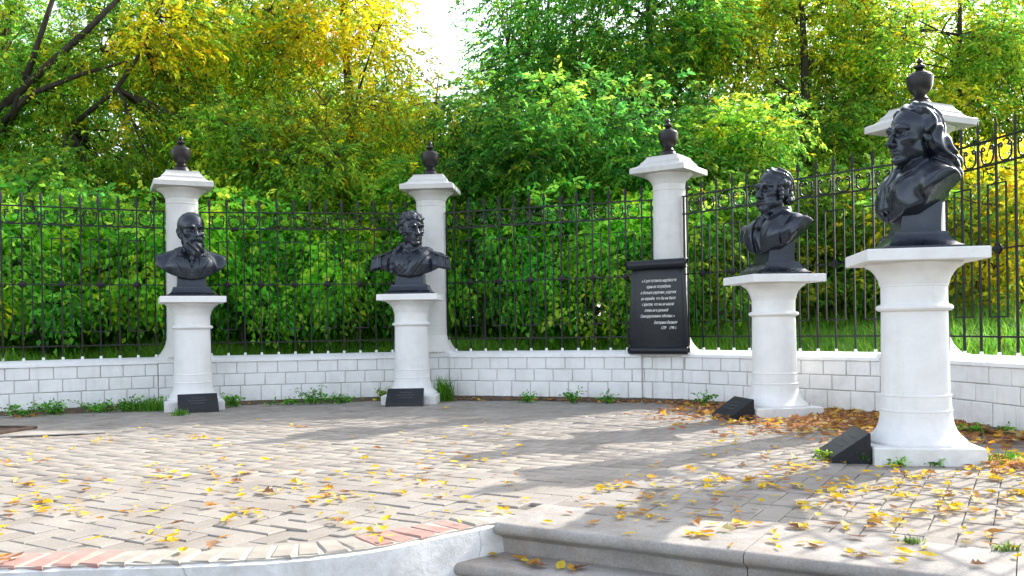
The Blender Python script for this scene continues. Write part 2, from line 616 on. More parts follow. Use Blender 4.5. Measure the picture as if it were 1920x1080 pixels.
def bust_uniform():
    P = grid((-1.27, 1.27), (-0.72, 0.72), (-1.0, 1.12), HSTEP)
    ax = np.abs(P[0])
    Q = (ax, P[1], P[2])
    T = torso_field(P)
    front = P[1] - 0.05
    d = T
    # plastron: raised embroidered front with piping, buttons
    pl = smax(T - 0.022, smax(ax - (0.36 + 0.16 * np.clip(P[2] + 0.75, 0, 1)), front, 0.02), 0.012)
    pl = pl + 0.006 * np.sin(42 * P[0]) * np.sin(38 * P[2])
    d = smin(d, pl, 0.01)
    for i in range(7):
        zz = -0.22 - 0.105 * i
        yy = -0.36 if i < 1 else -0.42
        d = smin(d, ell(P, (0.0, yy, zz), (0.03, 0.035, 0.03)), 0.006)
    # sash from the left shoulder to the waist
    s = ((P[0] - 0.14) * 0.80 - (P[2] + 0.62) * 0.60)
    sa = smax(T - 0.052, smax(np.abs(s) - 0.13, front, 0.02), 0.015)
    sa = smax(sa, -(P[0] + 0.08), 0.02)
    sa = sa - 0.012 * (np.abs(s) < 0.045)
    d = smin(d, sa, 0.008)
    # standing collar
    rr = np.sqrt(P[0] ** 2 + (P[1] - 0.10) ** 2)
    cr = np.abs(rr - 0.285 - 0.08 * np.clip(P[2] + .1, -.2, .3)) - 0.038
    cr = smax(cr, np.abs(P[2] + 0.035 - 0.12 * P[1]) - 0.155, 0.02)
    cr = smax(cr, smin(P[1] + 0.05, 0.05 + 0.45 * (P[2] + 0.16) - ax, 0.01) * 1.0, 0.015) if False else smax(cr, -smax(ax - (0.03 + 0.42 * np.clip(P[2] + 0.15, 0, 1)), P[1] + 0.02, 0.01), 0.015)
    d = smin(d, cr, 0.02)
    d = smin(d, ell(P, (0, -0.15, -0.03), (0.12, 0.08, 0.12)), 0.03)
    # epaulettes: board, crescent and fringe
    board = ell(Q, (0.66, 0.06, -0.19), (0.36, 0.17, 0.045), ry=0.42)
    d = smin(d, board, 0.012)
    disc = ell(Q, (0.95, 0.05, -0.315), (0.25, 0.33, 0.065), ry=0.30)
    d = smin(d, disc, 0.012)
    # fur-edged strap over the other shoulder
    st = chain(P, [(-0.27, -0.10, 0.02), (-0.42, -0.26, -0.20), (-0.50, -0.36, -0.48), (-0.52, -0.35, -0.82)], [0.055, 0.07, 0.07, 0.06])
    d = smin(d, st + 0.008 * np.sin(40 * P[2]), 0.012)
    d = torso_cut(P, d, 1.16, 0.92, 0.44)
    for a in np.linspace(-1.9, 1.9, 15):
        x0, y0 = 0.93 + 0.21 * math.cos(a), 0.05 + 0.30 * math.sin(a)
        d = smin(d, cap(Q, (x0, y0, -0.34), (x0 + 0.05 * math.cos(a), y0 + 0.04 * math.sin(a), -0.72 + 0.05 * abs(a)), 0.026, 0.034), 0.003)
    H = turned(P, 0.55, 0.03)
    h = head_field(H, {'nose': 0.0, 'wrinkle': 0.25})
    hair = smax(ell(H, (0, 0.10, 0.66), (0.375, 0.43, 0.385)), -(H[2] - 0.70 + 0.75 * (H[1] + 0.12)), 0.04)
    h = smin(h, hair, 0.03)
    rs = np.random.RandomState(5)
    sp = []
    while len(sp) < 74:
        u = rs.normal(size=3)
        u /= np.linalg.norm(u)
        x, y, z = 0.345 * u[0], 0.09 + 0.41 * u[1], 0.65 + 0.36 * u[2]
        if z > 0.72 - 0.75 * (y + 0.12) and z > 0.30:
            sp.append((x, y, z, rs.uniform(0.75, 1.25)))
    for x in np.linspace(-0.25, 0.25, 9):
        sp.append((x, -0.235 + 0.8 * x * x + rs.uniform(-.03, .02), 0.83 + rs.uniform(-.05, .05), rs.uniform(0.6, 1.0)))
    sp += [(0.06, -0.30, 0.79, 0.7), (0.12, -0.30, 0.755, 0.55), (-0.05, -0.29, 0.80, 0.6)]
    for s in (-1, 1):
        sp += [(0.315 * s, -0.06, 0.50, .7), (0.30 * s, -0.09, 0.42, .65), (0.285 * s, -0.10, 0.34, .55)]
    h = curls(H, h, sp, 0.088, 0.014)
    h = smin(h, chain((np.abs(H[0]), H[1], H[2]), [(0.05, -0.368, 0.578), (0.13, -0.372, 0.60), (0.22, -0.30, 0.575)], [0.016, 0.022, 0.014]), 0.012)
    return smin(d, h, 0.02), (P[0][0, 0, 0], P[1][0, 0, 0], P[2][0, 0, 0])


def bust_cravat():
    P = grid((-1.12, 1.12), (-0.72, 0.72), (-1.0, 1.12), HSTEP)
    T = torso_field(P)
    front = P[1] - 0.05
    ax = np.abs(P[0])
    v = vee(P, 0.24, 0.12)
    d = T + 0.008
    # ruffled shirt and waistcoat folds
    d = d + 0.016 * np.sin(26 * P[0] + 10 * P[2]) * (v < 0) * (P[1] < 0)
    coat = smax(T - 0.045, -smax(v, front, 0.02), 0.02)
    d = smin(d, coat, 0.015)
    t = np.clip((P[2] + 0.95) / 0.75, 0, 1)
    lap = smax(np.abs(v - 0.11 * t) - 0.15 * t, P[2] + 0.10, 0.02)
    d = smin(d, smax(T - 0.085, smax(lap, front, 0.02), 0.02), 0.02)
    # turned-down coat collar
    rr = np.sqrt(P[0] ** 2 + (P[1] - 0.13) ** 2)
    cr = np.abs(rr - 0.325 + 0.25 * np.clip(P[2] + .05, -.2, .2)) - 0.05
    cr = smax(cr, np.abs(P[2] + 0.03 - 0.16 * P[1]) - 0.13, 0.03)
    cr = smax(cr, 0.17 - ax - 0.5 * (P[1] + 0.08), 0.02)
    d = smin(d, cr, 0.03)
    # cravat: wound cloth and bow
    for z0, r in ((-0.07, 0.27), (0.0, 0.255)):
        q = np.sqrt((rr - r) ** 2 + (P[2] - z0 - 0.10 * (P[1] - .1)) ** 2) - 0.055
        d = smin(d, q, 0.015)
    for s in (-1, 1):
        d = smin(d, ell(P, (0.12 * s, -0.27, -0.12), (0.13, 0.06, 0.075), ry=0.35 * s), 0.015)
        d = smin(d, chain(P, [(0.03 * s, -0.30, -0.14), (0.07 * s, -0.385, -0.33)], [0.04, 0.06]), 0.02)
    d = smin(d, ell(P, (0, -0.31, -0.11), (0.05, 0.05, 0.06)), 0.01)
    # sleeve seam and folds
    seam = np.abs(ax - 0.63 - 0.12 * (P[2] + 0.4)) - 0.008
    d = smax(d, -smax(seam, -(T + 0.03), 0.01) , 0.012)
    d = d + 0.018 * np.sin(11 * P[2] - 12 * ax + 6 * P[1]) * np.clip((ax - 0.42) * 3, 0, 1)
    d = torso_cut(P, d, 0.99, 0.95, 0.45)
    H = turned(P, 0.14, -0.02)
    Hm = (np.abs(H[0]), H[1], H[2])
    h = head_field(H, {'nose': 0.012, 'wrinkle': 1.0})
    h = smin(h, ell(Hm, (0.17, -0.20, 0.20), (0.11, 0.12, 0.11)), 0.06)
    h = smin(h, ell(H, (0, -0.17, 0.0), (0.16, 0.13, 0.08)), 0.06)
    hair = smax(ell(H, (0, 0.12, 0.66), (0.375, 0.425, 0.40)), -(H[2] - 0.86 + 0.95 * (H[1] + 0.10)), 0.04)
    fx = 34 * np.sqrt((H[1] + 0.35) ** 2 + (H[2] - 0.45) ** 2) + 6 * np.sin(7 * H[0])
    h = smin(h, strands(H, hair, fx, 0.020, 0.6), 0.015)
    for (y, z, s) in ((-0.10, 0.62, .9), (-0.02, 0.66, 1.1), (0.10, 0.63, 1.2), (0.20, 0.53, 1.25), (0.25, 0.40, 1.2), (0.20, 0.28, 1.1), (-0.10, 0.50, .75), (-0.09, 0.40, .75), (-0.08, 0.31, .65), (0.33, 0.30, 1.2)):
        h = smin(h, ell(Hm, (0.335 - 0.35 * max(0, y - 0.1), y, z), (0.062 * s, 0.10 * s, 0.075 * s), rx=0.5), 0.015)
    for (x, z) in ((0.0, 0.30), (0.14, 0.28), (-0.14, 0.28), (0.0, 0.42)):
        h = smin(h, ell(H, (x, 0.44, z), (0.11, 0.07, 0.09)), 0.02)
    h = smin(h, chain(Hm, [(0.045, -0.375, 0.575), (0.13, -0.385, 0.602), (0.23, -0.305, 0.58)], [0.024, 0.03, 0.02]), 0.012)
    return smin(d, h, 0.02), (P[0][0, 0, 0], P[1][0, 0, 0], P[2][0, 0, 0])


def bust_longhair():
    P = grid((-1.12, 1.12), (-0.72, 0.80), (-1.0, 1.12), HSTEP)
    T = torso_field(P)
    front = P[1] - 0.05
    ax = np.abs(P[0])
    v = vee(P, 0.26, 0.05)
    d = T + 0.005
    d = d + 0.018 * np.sin(22 * P[0] + 7 * P[2]) * (v < 0.02) * (P[1] < 0)
    coat = smax(T - 0.045, -smax(v, front, 0.02), 0.02)
    coat = coat + 0.026 * np.sin(9 * P[2] + 11 * ax) * np.clip((ax - 0.25) * 3, 0, 1)
    d = smin(d, coat, 0.02)
    # folded collar with a rich trim along its edge
    rr = np.sqrt(P[0] ** 2 + (P[1] - 0.12) ** 2)
    cr = np.abs(rr - 0.27 - 0.30 * np.clip(-P[2] - .03, 0, .3)) - 0.032
    cr = smax(cr, np.abs(P[2] + 0.06 - 0.06 * P[1]) - 0.14, 0.02)
    cr = smax(cr, 0.05 - ax - 0.35 * (P[1] + 0.12) + .0 * ax, 0.02)
    d = smin(d, cr, 0.015)
    t = np.clip((P[2] + 0.95) / 0.8, 0, 1)
    lap = np.abs(v - 0.10 * t) - 0.13 * t
    lp = smax(T - 0.085, smax(lap, front, 0.02), 0.02) + 0.010 * np.sin(30 * P[2]) * np.sin(26 * P[0])
    d = smin(d, lp, 0.015)
    for a in np.linspace(0.4, 2.75, 12):
        for s in (1,):
            x0, y0 = 0.50 * math.cos(a) * 0.95, 0.14 + 0.36 * math.sin(a) * 0.9
            d = smin(d, ell(P, (x0, y0, -0.12 - 0.05 * abs(math.cos(a))), (0.05, 0.05, 0.045)), 0.012)
    # cravat ends hanging on the chest
    d = smin(d, ell(P, (0, -0.24, -0.10), (0.09, 0.08, 0.09)), 0.02)
    for s in (-1, 1):
        d = smin(d, chain(P, [(0.03 * s, -0.28, -0.12), (0.06 * s, -0.42, -0.38), (0.08 * s, -0.46, -0.72)], [0.05, 0.075, 0.085]) + 0.008 * np.sin(40 * P[0]), 0.02)
    d = torso_cut(P, d, 0.97, 0.96, 0.52)
    H = turned(P, 0.26, 0.02)
    Hm = (np.abs(H[0]), H[1], H[2])
    h = head_field(H, {'nose': 0.008, 'wrinkle': 0.35})
    # long hair combed back from the brow, falling behind the ears on the shoulders
    hair = smax(ell(H, (0, 0.10, 0.65), (0.385, 0.44, 0.41)), -(H[2] - 0.84 + 1.0 * (H[1] + 0.12)), 0.04)
    ang = np.arctan2(H[2] - 0.30, H[1] + 0.30)
    hair = strands(H, hair, 30 * np.sqrt((H[1] + .3) ** 2 + (H[2] - .42) ** 2) + 4 * np.sin(9 * H[0]), 0.020, 0.3)
    h = smin(h, hair, 0.02)
    fall = chain(Hm, [(0.24, 0.02, 0.84), (0.335, 0.10, 0.58), (0.345, 0.22, 0.30), (0.345, 0.34, 0.05), (0.33, 0.44, -0.20)], [0.12, 0.13, 0.15, 0.17, 0.15], 0.08)
    fall = smin(fall, chain(H, [(0, 0.36, 0.70), (0, 0.45, 0.35), (0, 0.48, -0.05), (0, 0.50, -0.25)], [0.2, 0.24, 0.24, 0.18], 0.08), 0.08)
    fall = fall + 0.030 * np.sin(26 * H[1] + 11 * H[2] + 5 * np.sin(6 * H[2])) + 0.012 * np.sin(40 * Hm[0] + 16 * H[2])
    h = smin(h, fall, 0.02)
    for (y, z, s) in ((0.30, 0.10, 1.2), (0.42, -0.02, 1.25), (0.33, -0.12, 1.15), (0.50, -0.16, 1.2), (0.38, -0.27, 1.0), (0.56, 0.04, 1.0)):
        h = smin(h, ell(Hm, (0.40 - 0.4 * max(0, y - 0.45), y, z), (0.10 * s, 0.13 * s, 0.085 * s), rx=-0.5), 0.012)
    h = smin(h, chain(Hm, [(0.045, -0.37, 0.572), (0.13, -0.378, 0.598), (0.23, -0.30, 0.578)], [0.018, 0.024, 0.016]), 0.012)
    return smin(d, h, 0.02), (P[0][0, 0, 0], P[1][0, 0, 0], P[2][0, 0, 0])


BU = 0.30      # metres per head height


def make_socle(parent):
    rings = []
    for hx, hy, z in ((0.72, 0.60, -1.45), (0.72, 0.60, -1.405), (0.64, 0.53, -1.37), (0.58, 0.47, -1.31), (0.545, 0.43, -1.24), (0.53, 0.415, -1.20), (0.53, 0.415, -1.165), (0.49, 0.375, -1.16)):
        rings.append([(-hx * BU, -hy * BU, z * BU), (hx * BU, -hy * BU, z * BU), (hx * BU, hy * BU, z * BU), (-hx * BU, hy * BU, z * BU)])
    so = MB().loft(rings).build('socle', M['bronze'], parent, 35)
    st = []
    for hx, y0, y1, z in ((0.43, -0.31, 0.33, -1.165), (0.415, -0.29, 0.33, -1.10), (0.40, -0.27, 0.34, -0.95), (0.40, -0.22, 0.36, -0.72), (0.36, -0.15, 0.33, -0.45)):
        st.append([(-hx * BU, y0 * BU, z * BU), (hx * BU, y0 * BU, z * BU), (hx * BU, y1 * BU, z * BU), (-hx * BU, y1 * BU, z * BU)])
    MB().loft(st).build('support', M['bronze'], parent, 35)
    return so


def make_bust(name, field, label, loc, rz, sc=1.0, twist=0.0):
    t = thing(name, label, 'bust', loc, rz, 'busts on white pedestals')
    t.scale = (sc, sc, sc)
    d, org = field()
    V, F = surface_nets(d, org, HSTEP)
    me = np_mesh('figure', V * BU, F, M['bronze'], smooth=True)
    o = link('figure', me, t, rz=twist)
    make_socle(t)
    for ch in t.children:
        ch.location = (0, 0, 1.45 * BU)
    return t
# ------------------------------------------------------------------ layout (metres; plaza surface z = 0)
CX, CY, RAD = -1.18, 4.255, 4.60                       # ring on which the pillars stand
PANG = [math.radians(a) for a in (145.2, 115.2, 85.2, 55.1, 26.3, -4.0)]
PIL = [(CX + RAD * math.cos(a), CY + RAD * math.sin(a)) for a in PANG]
PIL[0] = (-5.28, 7.38)
SDIR = Vector((0.862, -0.507, 0)).normalized()         # along the steps
SOUT = Vector((SDIR.y, -SDIR.x, 0))                    # down the steps, towards the viewer
S0 = Vector((-0.047, 3.116, 0))
RIM = [(-5.2, 2.28), (-4.2, 2.42), (-3.2, 2.53), (-2.4, 2.60), (-1.9, 2.632), (-1.553, 2.650), (-1.29, 2.667), (-1.10, 2.673), (-0.945, 2.683), (-0.79, 2.70),
       (-0.652, 2.735), (-0.52, 2.79), (-0.402, 2.865), (-0.29, 2.965), (-0.197, 3.05), (-0.078, 3.150), (0.05, 3.255)]


def resample(pts, step):
    pts = [Vector((p[0], p[1], 0)) for p in pts]
    out, acc = [pts[0].copy()], 0.0
    for a, b in zip(pts, pts[1:]):
        L = (b - a).length
        d = step - acc
        while d <= L:
            out.append(a + (b - a) * (d / L))
            d += step
        acc = L - (d - step)
    return out


def catmull(pts, n=6):
    P = [Vector((p[0], p[1], 0)) for p in pts]
    P = [P[0] * 2 - P[1]] + P + [P[-1] * 2 - P[-2]]
    out = []
    for i in range(1, len(P) - 2):
        for k in range(n):
            t = k / n
            a, b, c, d = P[i - 1], P[i], P[i + 1], P[i + 2]
            out.append(0.5 * ((2 * b) + (c - a) * t + (2 * a - 5 * b + 4 * c - d) * t * t + (3 * b - a - 3 * c + d) * t ** 3))
    out.append(P[-2])
    return [(p.x, p.y) for p in out]


RIMC = catmull(RIM)

# --- surface materials
def mat_paver(name, use_attr):
    t = NT(name)
    g = t.n('NewGeometry').outputs['Position']
    if use_attr:
        at_ = t.n('Attribute', attribute_name='tint').outputs['Fac']
    else:
        at_ = t.n('ObjectInfo').outputs['Random']
    c = t.ramp(at_, [(0.0, (0.268, 0.238, 0.208)), (0.35, (0.300, 0.270, 0.238)), (0.7, (0.333, 0.301, 0.266)), (1.0, (0.304, 0.280, 0.255))])
    blot = t.ramp(t.noise(3.1, 6, 0.65, g), [(0.3, (0.80,) * 3), (0.68, (1.08,) * 3)])
    c = t.mix(1.0, c, blot, 'MULTIPLY')
    fine = t.ramp(t.noise(140, 3, 0.7, g), [(0.3, (0.82,) * 3), (0.7, (1.10,) * 3)])
    c = t.mix(1.0, c, fine, 'MULTIPLY')
    grime = t.ramp(t.noise(9, 6, 0.7, g, 0.8), [(0.58, (0, 0, 0)), (0.78, (0.5,) * 3)])
    c = t.mix(grime, c, (0.20, 0.185, 0.165))
    t.base(c, 0.85, 0.25)
    t.bump(t.noise(120, 4, 0.65, g), 0.35, 0.004)
    return t.mat


M['paver'] = mat_paver('block_paver', False)
M['paver_far'] = mat_paver('block_paver_far', True)
M['sand'] = mat_simple('joint_sand', (0.09, 0.082, 0.072), (0.17, 0.155, 0.135), 25, 0.95)
M['edge_red'] = mat_simple('red_edging_brick', (0.31, 0.175, 0.150), (0.40, 0.255, 0.220), 12, 0.85, 0.2, 0.4, 80, 0.004)
M['edge_tan'] = mat_simple('tan_edging_brick', (0.27, 0.245, 0.210), (0.36, 0.33, 0.285), 9, 0.85, 0.2, 0.4, 80, 0.004)
M['edge_mortar'] = mat_simple('pale_mortar', (0.36, 0.33, 0.285), (0.46, 0.43, 0.38), 14, 0.9, 0.2, 0.5, 60, 0.006)


def mat_step():
    t = NT('weathered_step_concrete')
    g = t.n('NewGeometry').outputs['Position']
    c = t.ramp(t.noise(4.0, 7, 0.7, g, 0.4), [(0.28, (0.235, 0.215, 0.195)), (0.5, (0.335, 0.312, 0.287)), (0.72, (0.42, 0.395, 0.365))])
    rust = t.ramp(t.noise(6.0, 6, 0.7, g, 0.5), [(0.50, (0, 0, 0)), (0.72, (0.6,) * 3)])
    c = t.mix(rust, c, (0.33, 0.235, 0.15))
    sp = t.ramp(t.noise(150, 3, 0.6, g), [(0.3, (0.8,) * 3), (0.7, (1.1,) * 3)])
    c = t.mix(1.0, c, sp, 'MULTIPLY')
    t.base(c, 0.82, 0.25)
    t.bump(t.noise(55, 6, 0.7, g), 0.4, 0.006)
    return t.mat


M['step'] = mat_step()


def mat_grasssoil():
    t = NT('bank_soil')
    g = t.n('NewGeometry').outputs['Position']
    c = t.ramp(t.noise(3.0, 6, 0.7, g), [(0.3, (0.035, 0.045, 0.012)), (0.6, (0.05, 0.085, 0.018)), (0.8, (0.07, 0.055, 0.03))])
    t.base(c, 0.95, 0.1)
    t.bump(t.noise(20, 6, 0.7, g), 0.8, 0.05)
    return t.mat


M['soil'] = mat_grasssoil()
M['lower'] = mat_simple('dark_lower_ground', (0.045, 0.045, 0.046), (0.085, 0.083, 0.080), 6, 0.9)  # unseen ground, colour darkened so undersides of the busts reflect darker

# --- ground sheet to the horizon, bank behind the wall, plaza bed
ZLOW = -0.86
g = MB().add([(-600, -600, ZLOW), (600, -600, ZLOW), (600, 600, ZLOW), (-600, 600, ZLOW)], [(0, 1, 2, 3)]).build('ground', M['lower'])
tag(g, kind='structure')


def bank_z(r, a=0.0):
    t = min(max((r - 4.75) / 3.2, 0), 1)
    return 0.30 + 0.42 * t * t * (3 - 2 * t) + 0.05 * math.sin(3 * a + r) * t


def bank_at(x, y):
    r = math.hypot(x - CX, y - CY)
    return bank_z(r, math.atan2(y - CY, x - CX))


ba = np.radians(np.linspace(-40, 215, 86))
br = [4.72, 4.8, 5.0, 5.4, 6.0, 6.8, 7.8, 9.0, 11, 14, 20, 30, 60]
V, F = [], []
for a in ba:
    for r in br:
        e = max(0.0, (math.degrees(a) - 114) / 31) * 0.62 if r < 6.5 else 0.0
        V.append((CX + (r + e) * math.cos(a), CY + (r + e) * math.sin(a), bank_z(r, a)))
    V.append((CX + 70 * math.cos(a), CY + 70 * math.sin(a), ZLOW - .05))
nb = len(br) + 1
for i in range(len(ba) - 1):
    for j in range(nb - 1):
        F.append((i * nb + j, i * nb + j + 1, (i + 1) * nb + j + 1, (i + 1) * nb + j))
o = link('grass_bank', np_mesh('grass_bank', V, F, M['soil'], smooth=True))
tag(o, kind='structure')

# plaza polygon (bed of sand under the pavers)
arc = [(CX + (4.62 + max(0.0, (math.degrees(a) - 114) / 31) * 0.6) * math.cos(a), CY + (4.62 + max(0.0, (math.degrees(a) - 114) / 31) * 0.6) * math.sin(a)) for a in np.radians(np.linspace(-58, 206, 60))]
stepline = [S0 - SOUT * 0.10, S0 - SOUT * 0.10 + SDIR * 5.2]
poly = RIMC + [(p.x, p.y) for p in stepline] + arc
poly = [(x, y, -0.012) for x, y in RIMC] + [(p.x, p.y, -0.012) for p in stepline] + [(x, y, -0.012) for x, y in arc if not (y < 2.2)]
pb = MB()
pb.v = poly
pb.f = [tuple(range(len(poly)))]
plaza = pb.build('plaza', M['sand'])
tag(plaza, kind='structure')

# --- herringbone pavers
PW = 0.094
PANGLE = math.atan2(SDIR.y, SDIR.x)
ca, sa_ = math.cos(PANGLE), math.sin(PANGLE)
PO = S0 - SOUT * 0.372                                  # joint line behind the top slab


def paver_mesh(seed):
    r = random.Random(seed)
    L, W, b, gp = PW * 2, PW, 0.0035, 0.0017
    x, y = L / 2 - gp, W / 2 - gp
    j = lambda: r.uniform(-0.0012, 0.0012)
    top = [(-x + b + j(), -y + b + j(), 0), (x - b + j(), -y + b + j(), 0), (x - b + j(), y - b + j(), 0), (-x + b + j(), y - b + j(), 0)]
    mid = [(-x, -y, -b * .9), (x, -y, -b * .9), (x, y, -b * .9), (-x, y, -b * .9)]
    bot = [(p[0], p[1], -0.05) for p in mid]
    m = MB().loft([bot, mid, top])
    return m.mesh('paver', M['paver'])


PMESH = [paver_mesh(i) for i in range(5)]


def in_plaza(x, y):
    if math.hypot(x - CX, y - CY) > 4.50 + max(0.0, (math.degrees(math.atan2(y - CY, x - CX)) - 116) / 30) * 0.55:
        return False
    q = Vector((x, y, 0)) - PO
    s = (Vector((x, y, 0)) - S0).dot(SDIR)
    if s > -0.02:
        return q.dot(-SOUT) > 0.0
    # above the rim curve
    for (a, b), (c, d) in zip(RIMC, RIMC[1:]):
        if a <= x <= c:
            yy = b + (d - b) * (x - a) / (c - a)
            return y > yy + 0.095
    return y > 2.5


pav = []
for i in range(-150, 150):
    for j in range(-70, 150):
        dcl = (i - j) % 4
        if dcl == 0:
            lx, ly, ro = (i + 1) * PW, (j + 0.5) * PW, 0
        elif dcl == 3:
            lx, ly, ro = (i + 0.5) * PW, (j + 1) * PW, 1
        else:
            continue
        x = PO.x + lx * ca - ly * sa_
        y = PO.y + lx * sa_ + ly * ca
        if y < 1.6 or y > 9.2 or abs(x / y) > 0.95 or not in_plaza(x, y):
            continue
        z = 0.004 * math.sin(2.1 * x + 1.3 * y) * math.sin(1.7 * y) + random.gauss(0, 0.0013)
        # settled courses along the rim
        dr = min(math.hypot(x - a, y - b) for a, b in RIMC[::3])
        if dr < 0.55 and x < 0:
            z -= 0.010 * (1 - dr / 0.55)
        tx, ty = random.gauss(0, 0.006), random.gauss(0, 0.006)
        if dr < 0.5 and x < 0:
            tx += random.gauss(0, 0.02)
        px, py = proj(x, y, 0)
        vis = -40 < px < 1960 and py < 1110
        pav.append((vis, -y, x, y, z, PANGLE + ro * math.pi / 2, tx, ty))
pav.sort(key=lambda p: (p[0], p[1]), reverse=True)
far_v, far_f, far_c = [], [], []
for n, (vis, _, x, y, z, rz, tx, ty) in enumerate(pav):
    rot = Matrix.Translation((x, y, z)) @ Matrix.Rotation(rz + random.gauss(0, 0.006), 4, 'Z') @ Matrix.Rotation(tx, 4, 'X') @ Matrix.Rotation(ty, 4, 'Y')
    me = PMESH[n % 5]
    if n < 300:
        o = link('paver', me, plaza)
        o.matrix_local = rot
    else:
        k = len(far_v)
        far_v += [tuple(rot @ v.co) for v in me.vertices]
        far_f += [tuple(i + k for i in p.vertices) for p in me.polygons if len(p.vertices) == 4]
        far_c += [(random.random(),) * 3] * len(me.vertices)
o = link('paver_field', np_mesh('paver_field', far_v, far_f, M['paver_far'], np.array(far_c)), plaza)
tag(o, kind='stuff')

# --- thin mortar fill where cut pavers meet the rim and the top slab
fv, ff = [], []
line = [(Vector((x, y, 0)), n_) for (x, y), n_ in zip(RIMC[:-6], [Vector((0.0, 1.0, 0))] * len(RIMC))]
for k in range(len(RIMC) - 6):
    a, b = Vector((*RIMC[k], 0)), Vector((*RIMC[k + 1], 0))
    nn_ = Vector((-(b - a).y, (b - a).x, 0)).normalized()
    for u in (0.10, 0.19, 0.26):
        e = a + nn_ * u
        fv.append((e.x, e.y, -0.0065 - (0.008 if u > 0.2 else 0)))
nk = len(RIMC) - 6
for k in range(nk - 1):
    for q in (0, 1):
        ff.append((k * 3 + q, (k + 1) * 3 + q, (k + 1) * 3 + q + 1, k * 3 + q + 1))
o0 = len(fv)
for k in range(12):
    for u in (0.36, 0.44, 0.52):
        e = S0 + SDIR * (-0.06 + 0.4 * k) - SOUT * u
        fv.append((e.x, e.y, -0.0065 - (0.008 if u > 0.5 else 0)))
for k in range(11):
    for q in (0, 1):
        ff.append((o0 + k * 3 + q, o0 + (k + 1) * 3 + q, o0 + (k + 1) * 3 + q + 1, o0 + k * 3 + q + 1))
link('mortar_fill', np_mesh('mortar_fill', fv, ff, M['paver_far'], np.full((len(fv), 3), 0.3)), plaza)

# --- steps: bull-nosed slabs over recessed risers
steps = tag(link('steps', None), kind='structure')
RISE, TREAD = 0.112, 0.165
JOINTS = [0.0, 0.86, 1.58, 2.42, 3.3, 4.2]


def slab(s0, s1, out, ztop, depth, left_extra=0.0):
    """one slab of a step, profile in (out, z), extruded along the step"""
    prof = [(-depth, -0.05), (-depth, 0.0)]
    prof += [(-0.02, 0.0)] + [(-0.02 + 0.022 * math.sin(a), -0.022 + 0.022 * math.cos(a)) for a in np.radians((20, 45, 70, 95, 125, 155))]
    prof += [(-0.030, -0.050), (-0.042, -0.062), (-0.045, -RISE - 0.03), (-depth + 0.05, -RISE - 0.03)]
    m = MB()
    rings = []
    n = 9
    for k in range(n):
        s = s0 + 0.0015 + (s1 - s0 - 0.003) * k / (n - 1)
        rg = []
        for (u, z) in prof:
            w = 0.002 * math.sin(s * 9 + ztop * 40) + random.uniform(-0.0015, 0.0015)
            p = S0 + SDIR * s + SOUT * (out + u + (w if u > -0.06 else 0))
            rg.append((p.x, p.y, ztop + z + (random.uniform(-0.001, 0.001))))
        rings.append(rg)
    return m.loft(rings).build('step_slab', M['step'], steps, 40)


for k in range(7):
    off = 0.0 if k == 0 else (0.22 if k % 2 else -0.1)
    js = [-0.035 if k == 0 else -0.06 - 0.14 * k] + [j + off for j in JOINTS[1:]]
    for a, b in zip(js, js[1:]):
        slab(a, b, k * TREAD, 0.002 - k * (RISE + 0.0), 0.372 if k == 0 else TREAD + 0.06)

# --- low white retaining wall round the plaza, topped by edging bricks
rw = thing('retaining_wall', 'low curved white plastered retaining wall edged with red and tan bricks', 'wall', (RIMC[60][0], RIMC[60][1], ZLOW))
OFF = Vector(rw.location)


def rim_normals(pts):
    out = []
    for i, p in enumerate(pts):
        a, b = pts[max(i - 1, 0)], pts[min(i + 1, len(pts) - 1)]
        t = (b - a).normalized()
        out.append(Vector((t.y, -t.x, 0)))             # outwards
    return out


rp = resample(RIMC, 0.03)
rn = rim_normals(rp)
rings = []
for p, nn in zip(rp, rn):
    w = lambda: random.uniform(-0.002, 0.002)
    q = []
    for u, z in ((-0.17, ZLOW), (0.012, ZLOW), (0.012, -0.30), (0.012, -0.10), (0.009, -0.016), (-0.006, -0.009), (-0.17, -0.036)):
        e = p + nn * (u + w()) - OFF
        q.append((e.x, e.y, z - OFF.z))
    rings.append(q)
MB().loft(rings).build('plaster_face', M['plaster'], rw, 40)
bedr = []
for p, nn in zip(rp, rn):
    q = []
    for u, z in ((-0.165, -0.05), (-0.004, -0.05), (-0.004, -0.0035), (-0.165, -0.0035)):
        e = p + nn * (u + random.uniform(-.003, .003)) - OFF
        q.append((e.x, e.y, z - OFF.z + random.uniform(-.002, .001)))
    bedr.append(q)
MB().loft(bedr).build('mortar_bed', M['edge_mortar'], rw, 40)
ep = resample(RIMC, 0.082)
en = rim_normals(ep)
for i, (p, nn) in enumerate(zip(ep, en)):
    if p.x < -3.0 or p.x > -0.05:
        continue
    px = proj(p.x, p.y, 0)[0]
    red = px < 185 or 705 < px < 885
    L, W = random.uniform(0.156, 0.163), random.uniform(0.067, 0.073)
    m = MB().box(-W / 2, W / 2, -L / 2, L / 2, -0.05, 0.0, 0.006)
    for k in range(len(m.v)):
        v = m.v[k]
        m.v[k] = (v[0] + random.uniform(-.002, .002), v[1] + random.uniform(-.003, .003), v[2] + random.uniform(-.002, .002))
    o = m.build('edging_brick', M['edge_red'] if red else M['edge_tan'], rw)
    c = p - nn * (0.086 + random.uniform(-0.004, 0.004)) - OFF
    o.location = (c.x, c.y, -OFF.z + random.uniform(-0.002, 0.003))
    skew = 0.55 if px < 420 else (0.25 if px < 600 else -0.15)
    o.rotation_euler = (random.gauss(0, .006), random.gauss(0, .010), math.atan2(nn.y, nn.x) - math.pi / 2 - skew * 0.35 + random.gauss(0, .03))

